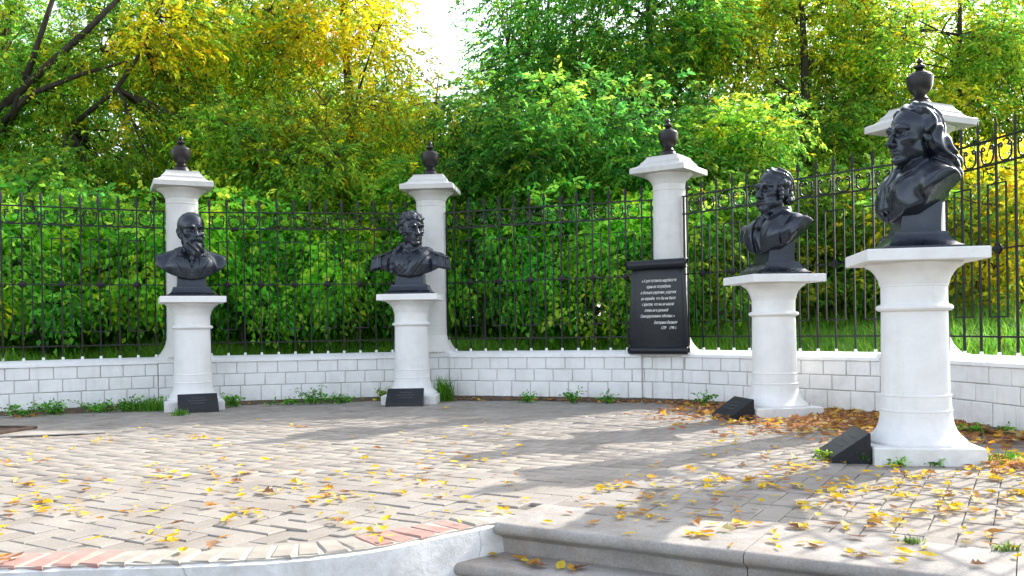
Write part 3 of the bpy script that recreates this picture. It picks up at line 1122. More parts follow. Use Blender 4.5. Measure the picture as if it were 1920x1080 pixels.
# --- hatch frame with a cement patch beside the left wall
p = at(8, 815)
cp = MB()
rg = []
for k in range(16):
    a = 2 * math.pi * k / 16
    rr = 1 + 0.15 * math.sin(3 * a + 1)
    rg.append((p[0] + 0.10 + 0.55 * rr * math.cos(a), p[1] + 0.16 * rr * math.sin(a)))
cp.loft([[(x, y, 0.004) for x, y in rg], [(x * .98 + .02 * p[0], y * .98 + .02 * p[1], 0.010) for x, y in rg]])
tag(cp.build('cement_patch', M['step']), kind='structure')
q = at(-30, 812)
hf = thing('hatch_cover', 'rusty steel hatch cover set in a cement patch in the paving', 'hatch', (q[0], q[1], 0.010), math.radians(-12))
M['rust'] = mat_simple('rusty_steel', (0.035, 0.022, 0.016), (0.10, 0.06, 0.04), 14, 0.8)
MB().box(-0.27, 0.27, -0.20, -0.165, 0.001, 0.022, .004).box(-0.27, 0.27, 0.165, 0.20, 0.001, 0.022, .004).box(-0.27, -0.235, -0.164, 0.164, 0.001, 0.022, .004).box(0.235, 0.27, -0.164, 0.164, 0.001, 0.022, .004).build('frame', M['rust'], hf)
MB().box(-0.228, 0.228, -0.158, 0.158, 0.002, 0.012, .004).build('lid', M['rust'], hf)
# ------------------------------------------------------------------ wall sections, pillars and fence panels
COURSES = [(0.006, 0.176), (0.182, 0.290), (0.296, 0.404)]
BRW = 0.188
FRONT = -0.155                                           # wall front face, towards the plaza (local y)


def brick_mesh(w, h, seed):
    r = random.Random(seed)
    j = lambda: r.uniform(-0.0015, 0.0015)
    m = MB()
    d, b = 0.05, 0.005
    rg = [[(0, 0, 0), (w, 0, 0), (w, 0, h), (0, 0, h)]]
    rings = []
    for y, i in ((d, 0), (b, 0), (0, b)):
        rings.append([(i + j(), y + j(), i + j()), (w - i + j(), y + j(), i + j()), (w - i + j(), y + j(), h - i + j()), (i + j(), y + j(), h - i + j())])
    return m.loft(rings).mesh('brick', M['white_brick'])


BRICKS = {}


def brick_row(parent, x0, x1, z0, z1, off, yfront):
    x = x0 - off
    while x < x1 - 0.01:
        a, b = max(x, x0), min(x + BRW, x1)
        if b - a > 0.03:
            w = round(b - a - 0.006, 3)
            key = (w, round(z1 - z0, 3), random.randrange(3))
            if key not in BRICKS:
                BRICKS[key] = brick_mesh(w, z1 - z0, len(BRICKS))
            link('brick', BRICKS[key], parent, (a + 0.003, yfront + random.uniform(-0.003, 0.003), z0))
        x += BRW


WALLDESC = {0: 'white painted brick wall section with leafy weeds thick along its foot',
            1: 'white painted brick wall section behind the two busts facing the steps',
            2: 'white painted brick wall section with brown leaves strewn along its foot',
            3: 'white painted brick wall section behind the bust with the cravat bow',
            4: 'white painted brick wall section beside deep brown leaf litter and the long-haired bust'}
FENCEDESC = {0: 'black iron fence panel above the weedy wall section',
             1: 'black iron fence panel between the bearded and uniformed busts',
             2: 'black iron fence panel beside the black scroll tablet',
             3: 'black iron fence panel behind the bust with the cravat bow',
             4: 'black iron fence panel before orange and yellow autumn shrubs'}
PANEL_L = 2.38


def wall_section(i):
    a, b = Vector((*PIL[i], 0)), Vector((*PIL[i + 1], 0))
    d = b - a
    L = d.length
    rz = math.atan2(d.y, d.x)
    t = thing('brick_wall', WALLDESC[i], 'wall', a, rz, 'white brick wall sections')
    x0, x1 = 0.245, L - 0.245
    MB().box(x0 + .001, x1 - .001, FRONT + 0.009, 0.13, -0.02, 0.402).build('core', M['mortar'], t)
    for k, (z0, z1) in enumerate(COURSES):
        brick_row(t, x0, x1, z0, z1, [0.07, 0.03, 0.10][k] + 0.02 * i, FRONT)
    rings = []
    n = 12
    for k in range(n + 1):
        x = x0 + 0.002 + (x1 - x0 - 0.004) * k / n
        w = random.uniform(-.002, .002)
        rings.append([(x, FRONT - 0.014 + w, 0.406), (x, FRONT - 0.012 + w, 0.428), (x, FRONT + 0.05, 0.456), (x, -0.03, 0.462), (x, 0.10, 0.462), (x, 0.15, 0.43), (x, 0.15, 0.406)])
    MB().loft(rings).build('coping', M['white_brick'], t, 30)
    return t


def spiral(cx, cz, r0, r1, a0, a1, n=18, y=0.0):
    return [(cx + (r0 + (r1 - r0) * k / n) * math.cos(a0 + (a1 - a0) * k / n), y, cz + (r0 + (r1 - r0) * k / n) * math.sin(a0 + (a1 - a0) * k / n)) for k in range(n + 1)]


ZF, ZB, ZR0, ZM, ZR1, Z2, ZT, ZTIP = 0.462, 0.586, 0.717, 1.143, 1.553, 1.684, 1.842, 1.985
SPC = 0.157


def fence_meshes():
    d = {}
    d['bar'] = MB().bar((0, 0, ZF - 0.03), (0, 0, ZT + 0.02), 0.0125).mesh('bar', M['iron'])
    tip = [[(s * w, 0, z) if False else (math.cos(a) * w * 1.0, math.sin(a) * w * 0.55, z) for a in np.radians((0, 90, 180, 270))] for w, z, s in
           ((0.010, ZT + 0.018, 1), (0.014, ZT + 0.03, 1), (0.008, ZT + 0.045, 1), (0.017, ZT + 0.072, 1), (0.012, ZT + 0.100, 1), (0.001, ZTIP, 1))]
    d['spear_tip'] = MB().loft(tip).mesh('spear_tip', M['iron'], 30)
    d['foot'] = MB().lathe([(0.013, ZF - 0.004), (0.013, ZF + 0.012), (0.0098, ZF + 0.026)], 8).mesh('foot', M['white_brick'])
    w = SPC * 0.5
    f = MB()
    for p, q in (((-w, 0.0, ZR0), (-w, 0.0, ZR1)), ((w, 0.0, ZR0), (w, 0.0, ZR1))):
        f.bar(p, q, 0.0095)
    f.bar((-w - .0047, 0, ZR1 + .0047), (w + .0047, 0, ZR1 + .0047), 0.0095)
    f.bar((-w - .0047, 0, ZR0 - .0047), (w + .0047, 0, ZR0 - .0047), 0.0095)
    d['loop'] = f.mesh('loop', M['iron'])
    r = MB()
    for s in (-1, 1):
        prof = [(0.034, 0.007), (0.030, 0.013), (0.018, 0.016), (0.016, 0.022), (0.008, 0.026), (0.001, 0.027)]
        n = 16
        rings = [[((rr * (1 + (0.13 * math.cos(4 * 2 * math.pi * k / n) if rr > .02 else 0))) * math.cos(2 * math.pi * k / n), s * y, ZM + (rr * (1 + (0.13 * math.cos(4 * 2 * math.pi * k / n) if rr > .02 else 0))) * math.sin(2 * math.pi * k / n)) for k in range(n)] for rr, y in prof]
        r.loft(rings)
    d['rosette'] = r.mesh('rosette', M['iron'], 40)
    for s, nm in ((1, 'scroll_a'), (-1, 'scroll_b')):
        zc = (Z2 + ZT) / 2
        # C-scroll: belly low and outwards, both ends curling in
        pts = spiral(-0.030, zc + 0.030, 0.008, 0.026, math.radians(560), math.radians(270), 16)
        pts += spiral(-0.062, zc - 0.012, 0.060, 0.060, math.radians(-8), math.radians(-8), 1)[:0]
        arc = [(-0.030 - 0.05 * math.sin(u), 0, zc + 0.004 - 0.066 * math.sin(u) * 1.0 + 0.02 * u) for u in np.linspace(0.1, 1.4, 6)]
        pts2 = spiral(-0.078, zc - 0.020, 0.052, 0.052, math.radians(10), math.radians(-190), 18)
        pts2 = [(x, y, max(z, Z2 + 0.011)) for x, y, z in pts2]
        end = spiral(-0.113, zc + 0.028, 0.018, 0.006, math.radians(-170), math.radians(-520), 14)
        start = spiral(-0.040, zc + 0.030, 0.006, 0.018, math.radians(340 + 0), math.radians(-10), 14)
        P = start + pts2[1:] + end[1:]
        P = [(s * x, y, z) for x, y, z in P]
        d[nm] = MB().tube(P, 0.0062, 6).mesh('scroll', M['iron'], True)
    return d


FM = fence_meshes()


def fence_panel(i):
    a, b = Vector((*PIL[i], 0)), Vector((*PIL[i + 1], 0))
    dv = b - a
    L = dv.length
    t = thing('fence_panel', FENCEDESC[i], 'fence', (a.x, a.y, 0), math.atan2(dv.y, dv.x), 'iron fence panels between the pillars')
    x0, x1 = 0.155, L - 0.155
    mid = L / 2
    for z, h in ((ZT, 0.020), (Z2, 0.020), (ZM, 0.012), (ZB, 0.018)):
        MB().bar((x0, 0.0, z), (x1, 0.0, z), 0.012 if h > .015 else 0.010, h).build('rail', M['iron'], t)
    for x in (x0 + 0.01, x1 - 0.01):
        MB().bar((x, 0, ZB), (x, 0, ZT), 0.014).build('stile', M['iron'], t)
    for k in range(-6, 7):
        x = mid + k * SPC
        o = link('bar', FM['bar'], t, (x, 0.0, 0))
        o.rotation_euler = (0, random.gauss(0, 0.002), 0)
        link('spear_tip', FM['spear_tip'], o)
        link('foot', FM['foot'], o)
        if k % 2:
            link('loop', FM['loop'], t, (x, 0, 0))
            link('rosette', FM['rosette'], t, (x, 0, 0))
            link('scroll', FM['scroll_a'], t, (x, 0, 0))
            link('scroll', FM['scroll_b'], t, (x, 0, 0))
    return t


for i in range(5):
    wall_section(i)
    fence_panel(i)

# --- strip of soil and debris gathered at the wall foot
sv, sf = [], []
ang = np.radians(np.linspace(-8, 150, 160))
for a in ang:
    # distance from the ring centre to the wall front in this direction
    best = 9.0
    for i in range(5):
        p, q = np.array(PIL[i]), np.array(PIL[i + 1])
        d = (q - p) / np.linalg.norm(q - p)
        nrm = np.array((d[1], -d[0]))
        dist = (p + nrm * 0.14 - np.array((CX, CY))) @ nrm
        e = np.array((math.cos(a), math.sin(a)))
        if abs(e @ nrm) > 1e-6 and (dist / (e @ nrm)) > 0:
            best = min(best, dist / (e @ nrm))
    wv = 0.12 + 0.06 * math.sin(9 * a) + 0.04 * math.sin(23 * a + 1)
    for u, z in ((0.03, 0.040), (-0.03, 0.034), (-wv * 0.6, 0.016 + 0.008 * math.sin(31 * a)), (-wv, 0.001)):
        r_ = best + u
        sv.append((CX + r_ * math.cos(a), CY + r_ * math.sin(a), z + random.uniform(-.003, .003)))
for i in range(len(ang) - 1):
    for k in range(3):
        sf.append((i * 4 + k, i * 4 + k + 1, (i + 1) * 4 + k + 1, (i + 1) * 4 + k))
M['debris'] = mat_simple('soil_debris', (0.07, 0.055, 0.040), (0.17, 0.13, 0.095), 40, 0.95, 0.1, 0.9, 90, 0.012)
tag(link('soil_strip', np_mesh('soil_strip', sv, sf, M['debris'], smooth=True)), kind='structure')

# --- pillars
PILDESC = {0: 'white plaster pillar with urn at the weedy wall end', 1: 'white pillar with dark urn right behind the bearded bust', 2: 'white pillar with dark urn right behind the uniformed bust',
           3: 'white pillar with dark urn carrying the black scroll tablet', 4: 'white pillar with dark urn behind the long-haired bust'}


def pillar_meshes():
    d = {}
    sh = [(0.245, 0.462), (0.242, 0.468), (0.215, 0.495), (0.190, 0.530), (0.170, 0.575), (0.160, 0.620), (0.157, 0.625), (0.157, 0.700), (0.1535, 0.704),
          (0.1495, 1.2), (0.146, 1.905), (0.150, 1.909), (0.150, 1.918), (0.146, 1.922), (0.147, 1.965), (0.153, 1.97), (0.155, 1.975), (0.166, 1.998), (0.190, 2.024), (0.220, 2.042), (0.225, 2.050), (0.225, 2.0545)]
    d['shaft'] = MB().lathe(sh, 40).mesh('shaft', M['pillar'], 30)
    c = MB()
    sq = lambda h, z: [(-h, -h, z), (h, -h, z), (h, h, z), (-h, h, z)]
    c.loft([sq(0.25, 2.055), sq(0.264, 2.060), sq(0.264, 2.104), sq(0.254, 2.112), sq(0.222, 2.122), sq(0.200, 2.138), sq(0.190, 2.150), sq(0.190, 2.160), sq(0.176, 2.170), sq(0.160, 2.190), sq(0.150, 2.206), sq(0.150, 2.215)])
    d['cap'] = c.mesh('cap', M['cap'], 20)
    u = [(0.078, 2.2155), (0.079, 2.222), (0.072, 2.248), (0.062, 2.262), (0.058, 2.270), (0.064, 2.276), (0.046, 2.288), (0.040, 2.302), (0.046, 2.312), (0.062, 2.326), (0.078, 2.350), (0.087, 2.385), (0.090, 2.420), (0.091, 2.437), (0.085, 2.441)]
    d['urn'] = MB().lathe(u, 28).mesh('urn', M['urn'], 40)
    l = [(0.084, 2.4415), (0.082, 2.447), (0.068, 2.460), (0.046, 2.472), (0.030, 2.482), (0.022, 2.492), (0.038, 2.500), (0.040, 2.512), (0.028, 2.522), (0.015, 2.530), (0.013, 2.536), (0.021, 2.543), (0.021, 2.552), (0.010, 2.566), (0.001, 2.578)]
    d['lid'] = MB().lathe(l, 20).mesh('lid', M['urn'], 40)
    return d


PM = pillar_meshes()
for i in range(0, 5):
    a = PANG[i]
    t = thing('pillar', PILDESC[i], 'pillar', (PIL[i][0], PIL[i][1], 0), a + math.pi / 2 - math.pi, 'white pillars with urns along the wall')
    # rz so that local -y looks to the middle of the ring
    t.rotation_euler = (0, 0, a - math.pi / 2)
    MB().box(-0.238, 0.238, FRONT - 0.022, 0.16, -0.02, 0.403).build('pier_core', M['mortar'], t)
    for k, (z0, z1) in enumerate(COURSES):
        brick_row(t, -0.243, 0.243, z0, z1, [0.05, 0.13, 0.05][k], FRONT - 0.032)
    MB().box(-0.246, 0.246, FRONT - 0.034, 0.165, 0.407, 0.4615, 0.006).build('pier_cap', M['white_brick'], t)
    ssh = link('shaft', PM['shaft'], t)
    link('cap', PM['cap'], t)
    u = link('urn', PM['urn'], t)
    link('lid', PM['lid'], u)

# --- pedestals and busts
PED = {'beard': (-2.90, 7.98, 23.0, 0.968), 'uniform': (-0.945, 8.27, -2.0, 0.968), 'cravat': (1.945, 6.54, -81.5, 1.0), 'long': (2.035, 4.452, -100.5, 1.0)}


def pedestal_meshes():
    d = {}
    sh = [(0.236, 0.0855), (0.236, 0.097), (0.228, 0.105), (0.205, 0.125), (0.188, 0.150), (0.176, 0.180), (0.170, 0.215), (0.169, 0.243), (0.1715, 0.246), (0.1715, 0.252), (0.167, 0.255), (0.1645, 0.318), (0.167, 0.321), (0.167, 0.327), (0.161, 0.330),
          (0.156, 0.742), (0.160, 0.745), (0.172, 0.748), (0.180, 0.757), (0.180, 0.766), (0.172, 0.775), (0.159, 0.779), (0.156, 0.783), (0.156, 0.868), (0.160, 0.870), (0.160, 0.878), (0.163, 0.882), (0.168, 0.905), (0.182, 0.932), (0.200, 0.955), (0.226, 0.970), (0.229, 0.974), (0.229, 0.9865)]
    d['shaft'] = MB().lathe(sh, 48).mesh('shaft', M['white'], 30)
    d['cap'] = MB().box(-0.276, 0.276, -0.276, 0.276, 0.987, 1.045, 0.004).mesh('cap', M['white'])
    d['plinth'] = MB().box(-0.252, 0.252, -0.252, 0.252, -0.03, 0.085, 0.006).mesh('plinth', M['white'])
    return d


DM = pedestal_meshes()
PEDLAB = {'beard': 'white column pedestal under the bearded bust', 'uniform': 'white column pedestal under the uniformed bust',
          'cravat': 'white column pedestal under the bust with the cravat bow', 'long': 'white column pedestal with scratched shaft under the long-haired bust'}
PLQLAB = {'beard': 'black granite name plaque leaning against the bearded bust pedestal', 'uniform': 'black granite name plaque at the foot of the uniformed bust pedestal',
          'cravat': 'black granite wedge plaque beside the cravat bust pedestal', 'long': 'black granite wedge plaque between green weeds beside the long-haired bust pedestal'}
PLQ = {'beard': (0.02, 0.0), 'uniform': (-0.02, 0.05), 'cravat': (0.06, 0.02), 'long': (0.05, 0.03)}
BUSTS = {'beard': ('portrait_bust', bust_beard, 'black bust of a bald bearded man in a suit jacket'),
         'uniform': ('portrait_bust', bust_uniform, 'black bust of a curly-haired officer in uniform with epaulettes and sash'),
         'cravat': ('portrait_bust', bust_cravat, 'black bust of an elderly man with swept-back hair and cravat bow'),
         'long': ('portrait_bust', bust_longhair, 'black bust of a long-haired man in a heavy coat with scarf')}
for k, (x, y, deg, sz) in PED.items():
    rz = math.radians(deg)
    t = thing('pedestal', PEDLAB[k], 'pedestal', (x, y, 0), rz, 'white pedestals')
    t.scale = (1, 1, sz)
    for nm in ('plinth', 'shaft', 'cap'):
        link(nm, DM[nm], t)
    nm, fn, lab = BUSTS[k]
    make_bust(nm, fn, lab, (x, y, 1.0455 * sz), rz, {'cravat': 1.07, 'uniform': 1.05}.get(k, 1.0), {'cravat': 0.28, 'long': 0.22}.get(k, 0.0))
    # wedge plaque standing before the pedestal
    dx, tw = PLQ[k]
    n = Vector((math.sin(rz), -math.cos(rz), 0))
    s = Vector((math.cos(rz), math.sin(rz), 0))
    c = Vector((x, y, 0.002)) + n * 0.266 + s * dx
    pq = thing('name_plaque', PLQLAB[k], 'plaque', c, rz + tw, 'granite plaques before the pedestals')
    W, D, H0, H1 = 0.165, 0.17, 0.035, 0.150
    MB().loft([[(-W, -D - .012, 0), (W, -D - .012, 0), (W, 0, 0), (-W, 0, 0)], [(-W, -D - .010, H0 - .004), (W, -D - .010, H0 - .004), (W, 0, H1 - .004), (-W, 0, H1 - .004)], [(-W + .004, -D - .004, H0), (W - .004, -D - .004, H0), (W - .004, -.004, H1), (-W + .004, -.004, H1)]]).build('block', M['granite'], pq)
    # worn, unreadable engraved lines on the sloping face
    sl = math.atan2(H1 - H0, D)
    for r, (ww, u) in enumerate(((0.10, 0.30), (0.16, 0.48), (0.12, 0.66))):
        m = MB()
        xx = -ww / 2
        while xx < ww / 2:
            wl = random.uniform(0.006, 0.012)
            m.box(xx, xx + wl, -0.006, 0.006, -0.001, 0.0012)
            xx += wl + 0.004
        o = m.build('inscription', M['engrave'], pq)
        v = 1 - u
        o.location = (0, -D * (1 - v) - .004, H0 + (H1 - H0) * v + 0.0008)
        o.rotation_euler = (sl, 0, 0)

# --- scroll-shaped tablet on the pillar
a = PANG[3]
pil = Vector((*PIL[3], 0))
inn = Vector((-math.cos(a), -math.sin(a), 0))
tab = thing('scroll_tablet', 'black scroll-shaped tablet with white handwritten lettering hung on a pillar', 'tablet', (pil.x + inn.x * 0.225, pil.y + inn.y * 0.225, 0.0), a - math.pi / 2)
prof = []                                                # (out, z) centre line of the sheet, out = towards the plaza
for k in range(15):                                      # top roll
    an = math.radians(-430 + 25 * k)
    rr = 0.014 + 0.030 * k / 14
    prof.append((0.052 + rr * math.cos(an + math.radians(265)), 1.222 + rr * math.sin(an + math.radians(265))))
prof = []
for k in range(17):
    an = math.radians(90 - 400 + 400 * k / 16 + 90)      # curls forward, ends tangent to the sheet going down
    rr = 0.026 + 0.026 * k / 16
    prof.append((0.050 - rr * math.cos(math.radians(-300 + 300 * k / 16)), 1.225 + rr * math.sin(math.radians(-300 + 300 * k / 16)) * -1))
for k in range(1, 14):
    z = 1.22 - (1.22 - 0.475) * k / 13
    prof.append((0.012 + 0.022 * math.sin(math.pi * k / 13), z))
for k in range(1, 14):
    an = math.radians(180 + 290 * k / 13)
    rr = 0.036 - 0.014 * k / 13
    prof.append((0.046 + rr * math.cos(an), 0.468 + rr * math.sin(an)))
nx = 17
hv, hf_ = [], []
for i, (o_, z) in enumerate(prof):
    wd = 0.288 if (i < 17 or i > 29) else 0.252 + 0.036 * min(1.0, (1.22 - z) / 0.6)
    if i in (15, 16):
        wd = 0.288 - 0.016 * (i - 14)
    for k in range(nx):
        u = -1 + 2 * k / (nx - 1)
        wav = 0.006 * math.sin(z * 9) * abs(u)
        edge = 0.030 * max(0, abs(u) - 0.85) / 0.15 if 0.5 < z < 1.17 else 0
        hv.append((u * wd + wav, -(o_ + edge * 0.8 + 0.004 * math.sin(6 * z + 4 * u)), z))
for i in range(len(prof) - 1):
    for k in range(nx - 1):
        hf_.append((i * nx + k, i * nx + k + 1, (i + 1) * nx + k + 1, (i + 1) * nx + k))
me = np_mesh('sheet', hv, hf_, M['granite'], smooth=True)
sheet = link('sheet', me, tab)
so = sheet.modifiers.new('thickness', 'SOLIDIFY')
so.thickness = 0.010
so.offset = 0
# backing bracket fixing the tablet to the pillar
MB().box(-0.14, 0.14, -0.004, 0.07, 0.95, 1.00, .003).box(-0.14, 0.14, -0.004, 0.07, 0.60, 0.65, .003).build('bracket', M['iron'], tab)
LINES = [('« А для потомков надобности', 0.005, 1.075, 0.335), ('одни не потребуем,', 0.005, 1.022, 0.235), ('а больше укрепим, уздечки', 0.0, 0.970, 0.345), ('не вернём, что бы ни было', 0.0, 0.917, 0.335),
         ('с фактом, что мы не нашли', -0.005, 0.865, 0.310), ('отмен не в дальней', -0.02, 0.812, 0.230), ('Самодержавием обязаны. »', -0.01, 0.760, 0.330), ('Екатерина Великая', 0.065, 0.702, 0.225), ('1729    1796 г.', 0.095, 0.655, 0.150)]
for s, x, z, w in LINES:
    cu = bpy.data.curves.new('lettering', 'FONT')
    cu.body = s
    cu.size = 0.037
    cu.shear = 0.55
    cu.align_x = 'CENTER'
    cu.extrude = 0.0008
    cu.offset = 0.0003
    cu.space_character = 1.06
    cu.resolution_u = 2
    ob = bpy.data.objects.new('lettering', cu)
    COL.objects.link(ob)
    bpy.context.view_layer.update()
    me = bpy.data.meshes.new_from_object(ob.evaluated_get(bpy.context.evaluated_depsgraph_get()))
    bpy.data.objects.remove(ob)
    me.materials.clear()
    me.materials.append(M['paint_white'])
    xs = [v.co.x for v in me.vertices]
    sc_ = w / (max(xs) - min(xs))
    for v in me.vertices:
        v.co.x *= sc_
        v.co.z -= 0.0
    o = link('lettering', me, tab)
    k = (1.22 - z) / (1.22 - 0.475)
    o.location = (x, -(0.012 + 0.022 * math.sin(math.pi * k)) - 0.0105, z)
    o.rotation_euler = (math.pi / 2, 0, 0)
# ------------------------------------------------------------------ vegetation
def mat_leaf(name, trans=0.5, rough=0.5):
    t = NT(name)
    c = t.n('Attribute', attribute_name='tint').outputs['Color']
    t.base(c, rough, 0.18)
    tr = t.n('BsdfTranslucent')
    bright = t.n('HueSaturation', Saturation=1.0, Value=2.45)
    t.l(c, bright.inputs['Color'])
    t.l(bright.outputs['Color'], tr.inputs['Color'])
    mx = t.n('MixShader', Fac=trans)
    t.l(t.p.outputs[0], mx.inputs[1])
    t.l(tr.outputs[0], mx.inputs[2])
    t.l(mx.outputs[0], t.out.inputs['Surface'])
    return t.mat


M['leaf'] = mat_leaf('leaf', 0.55)
M['grass'] = mat_leaf('grass_blade', 0.35)


def mat_bark():
    t = NT('bark')
    g = t.n('NewGeometry').outputs['Position']
    mp = t.n('Mapping')
    mp.inputs['Scale'].default_value = (1, 1, 0.25)
    t.l(g, mp.inputs['Vector'])
    c = t.ramp(t.noise(18, 6, 0.7, mp.outputs[0]), [(0.3, (0.022, 0.018, 0.014)), (0.7, (0.085, 0.070, 0.055))])
    t.base(c, 0.9, 0.2)
    t.bump(t.noise(30, 6, 0.7, mp.outputs[0]), 0.8, 0.02)
    return t.mat


M['bark'] = mat_bark()


def norm(a):
    return a / (np.linalg.norm(a, axis=-1, keepdims=True) + 1e-9)


def leaf_mesh(name, base, dirn, size, cols, nper=7, width=0.42, spread=0.85, droop=0.35, fold=0.25, r=None, mat='leaf'):
    """sprays of pointed leaflets: base (n,3), dirn (n,3) spray axes, size (n,) leaflet lengths"""
    r = r or rng
    n = len(base)
    up = np.array([0, 0, 1.0])
    ax = norm(dirn)
    side = norm(np.cross(ax, up + r.normal(0, 0.25, (n, 3))))
    k = nper
    tt = np.tile(np.linspace(0.05, 1.0, k)[None], (n, 1)) + r.uniform(-.06, .06, (n, k))
    sg = np.where(np.arange(k) % 2 == 0, 1.0, -1.0)[None] * np.ones((n, 1))
    sg[:, -1] = r.uniform(-.15, .15, n)
    L = size[:, None] * r.uniform(0.7, 1.2, (n, k))
    stem = size[:, None] * 2.1
    p0 = base[:, None] + ax[:, None] * (tt * stem)[..., None] - up * (tt ** 2 * stem * droop)[..., None]
    d = norm(ax[:, None] * (1 - 0.45 * np.abs(sg))[..., None] + side[:, None] * (sg * spread)[..., None] - up * droop * r.uniform(0.5, 1.6, (n, k))[..., None] + r.normal(0, 0.16, (n, k, 3)))
    nn = norm(np.cross(d, side[:, None] * 0.6 + ax[:, None] * 0.5 + r.normal(0, 0.45, (n, k, 3))))
    nn = np.where(nn[..., 2:3] < 0, -nn, nn)
    w = norm(np.cross(nn, d))
    p0 = p0.reshape(-1, 3); d = d.reshape(-1, 3); nn = nn.reshape(-1, 3); w = w.reshape(-1, 3); L = L.reshape(-1, 1)
    W = L * width * 0.5
    mid = p0 + d * L * 0.42
    vl = mid + w * W + nn * W * fold * 2
    vr = mid - w * W + nn * W * fold * 2
    tip = p0 + d * L - nn * L * 0.12
    m = len(p0)
    V = np.empty((m, 4, 3), np.float32)
    V[:, 0], V[:, 1], V[:, 2], V[:, 3] = p0, vl, tip, vr
    i0 = np.arange(m, dtype=np.int32) * 4
    F = np.concatenate([np.stack([i0, i0 + 3, i0 + 2], 1), np.stack([i0, i0 + 2, i0 + 1], 1)])
    c = np.clip(np.repeat(cols, k, axis=0) * np.exp(r.normal(0, 0.34, (m, 1))), 0.003, 0.75)
    C = np.repeat(c, 4, axis=0)
    return np_mesh(name, V.reshape(-1, 3), F, M[mat], C)


GREEN = np.array([(0.034, 0.135, 0.026), (0.055, 0.190, 0.028), (0.085, 0.245, 0.028), (0.135, 0.300, 0.026)])
LIME = np.array([(0.125, 0.250, 0.026), (0.18, 0.285, 0.026), (0.26, 0.315, 0.026)])
GOLD = np.array([(0.46, 0.42, 0.014), (0.60, 0.46, 0.012), (0.62, 0.36, 0.012), (0.52, 0.20, 0.014)])


def palette(n, autumn, r, dark=0.0):
    """autumn in [0,1] per spray: 0 green, .5 lime, 1 gold/orange"""
    out = np.empty((n, 3))
    u = r.random(n)
    a = np.clip(autumn + r.normal(0, 0.19, n), 0, 1)
    g = GREEN[np.clip((r.random(n) * 4 * (1 - dark) + 0), 0, 3.99).astype(int)]
    li = LIME[r.integers(0, 3, n)]
    go = GOLD[np.clip(r.normal(1.1, 0.9, n), 0, 3.99).astype(int)]
    t = np.clip(a / 0.5, 0, 1)[:, None]
    s = np.clip((a - 0.5) / 0.35, 0, 1)[:, None]
    return (g * (1 - t) + li * t) * (1 - s) + go * s


def curve3(a, b, bow, n=8):
    a, b = np.array(a, float), np.array(b, float)
    m = (a + b) / 2 + np.array(bow)
    return [tuple((1 - t) ** 2 * a + 2 * t * (1 - t) * m + t * t * b) for t in np.linspace(0, 1, n)]


def make_tree(name, label, base, top, r0, clumps, autumn, seed, group, sprays=70, leaf=0.10, crad=0.55, nlimb=9, dark=0.0, nper=7, cat='tree', limbs_extra=(), droop=0.4, width=0.42, gain=1.0):
    """clumps: list of (x,y,z,radius scale); autumn: function(x,y,z)->[0,1]"""
    r = np.random.default_rng(seed)
    base = (base[0], base[1], bank_at(base[0], base[1]) - 0.05)
    t = thing(name, label, cat, base, 0, group)
    off = np.array(base)
    tr = curve3(base, top, (r.normal(0, .15), r.normal(0, .15), 0), 9)
    rad = [r0 * (1.25 if i == 0 else 1 - 0.75 * i / 8) for i in range(9)]
    MB().tube([tuple(np.array(p) - off) for p in tr], rad, 9).build('trunk', M['bark'], t, True)
    C = np.array([c[:3] for c in clumps], float)
    R = np.array([c[3] if len(c) > 3 else 1.0 for c in clumps]) * crad
    order = r.permutation(len(C))
    trp = np.array(tr)
    nodes = [trp]
    for i in order[:nlimb]:
        j = int(np.clip(np.searchsorted(trp[:, 2], C[i, 2] - 0.45 * np.linalg.norm(C[i, :2] - trp[-1, :2]) - 0.3), 2, 8))
        rr = r0 * (1 - 0.7 * j / 8) * 0.55
        pts = curve3(trp[j], C[i], (0, 0, r.uniform(.05, .35)), 8)
        MB().tube([tuple(np.array(p) - off) for p in pts], [rr * (1 - 0.85 * q / 7) for q in range(8)], 7).build('limb', M['bark'], t, True)
        nodes.append(np.array(pts))
    for pts, rr in limbs_extra:
        P = [np.array(p) for p in pts]
        MB().tube([tuple(p - off) for p in P], rr, 8).build('limb', M['bark'], t, True)
        nodes.append(np.array(P))
    allp = np.concatenate(nodes)
    tw = MB()
    for i in range(len(C)):
        dd = np.linalg.norm(allp - C[i], axis=1)
        a = allp[dd.argmin()]
        if dd.min() > 0.05:
            tw.tube([tuple(np.array(p) - off) for p in curve3(a, C[i], (0, 0, .08), 4)], [0.018, 0.013, 0.009, 0.005], 4)
        for q in range(3):
            e = C[i] + r.normal(0, 1, 3) * R[i] * 0.6
            tw.tube([tuple(C[i] - off), tuple((C[i] + e) / 2 - off + np.array((0, 0, .03))), tuple(e - off)], [0.008, 0.006, 0.003], 4)
    tag(tw.build('twigs', M['bark'], t), kind='stuff')
    n = len(C) * sprays
    ci = np.repeat(np.arange(len(C)), sprays)
    u = norm(r.normal(size=(n, 3)))
    rad = r.random(n) ** 0.45
    B = C[ci] + u * (R[ci] * rad)[:, None] * np.array([1.15, 1.15, 0.72])
    dirn = u * 0.8 + norm(C[ci] - trp[-2]) * 0.5 + r.normal(0, .35, (n, 3)) + np.array([0, 0, 0.12])
    au = autumn(C[:, 0], C[:, 1], C[:, 2])[ci] + r.normal(0, .10, len(C))[ci]
    cols = palette(n, au, r, dark) * (gain * np.exp(r.normal(0, .22, len(C))))[ci][:, None]
    cols = np.clip(cols, 0.004, 0.8)
    size = leaf * r.uniform(0.75, 1.25, n)
    me = leaf_mesh('crown', B - off, dirn, size, cols, nper=nper, droop=droop, width=width, r=r)
    link('crown', me, t)
    return t


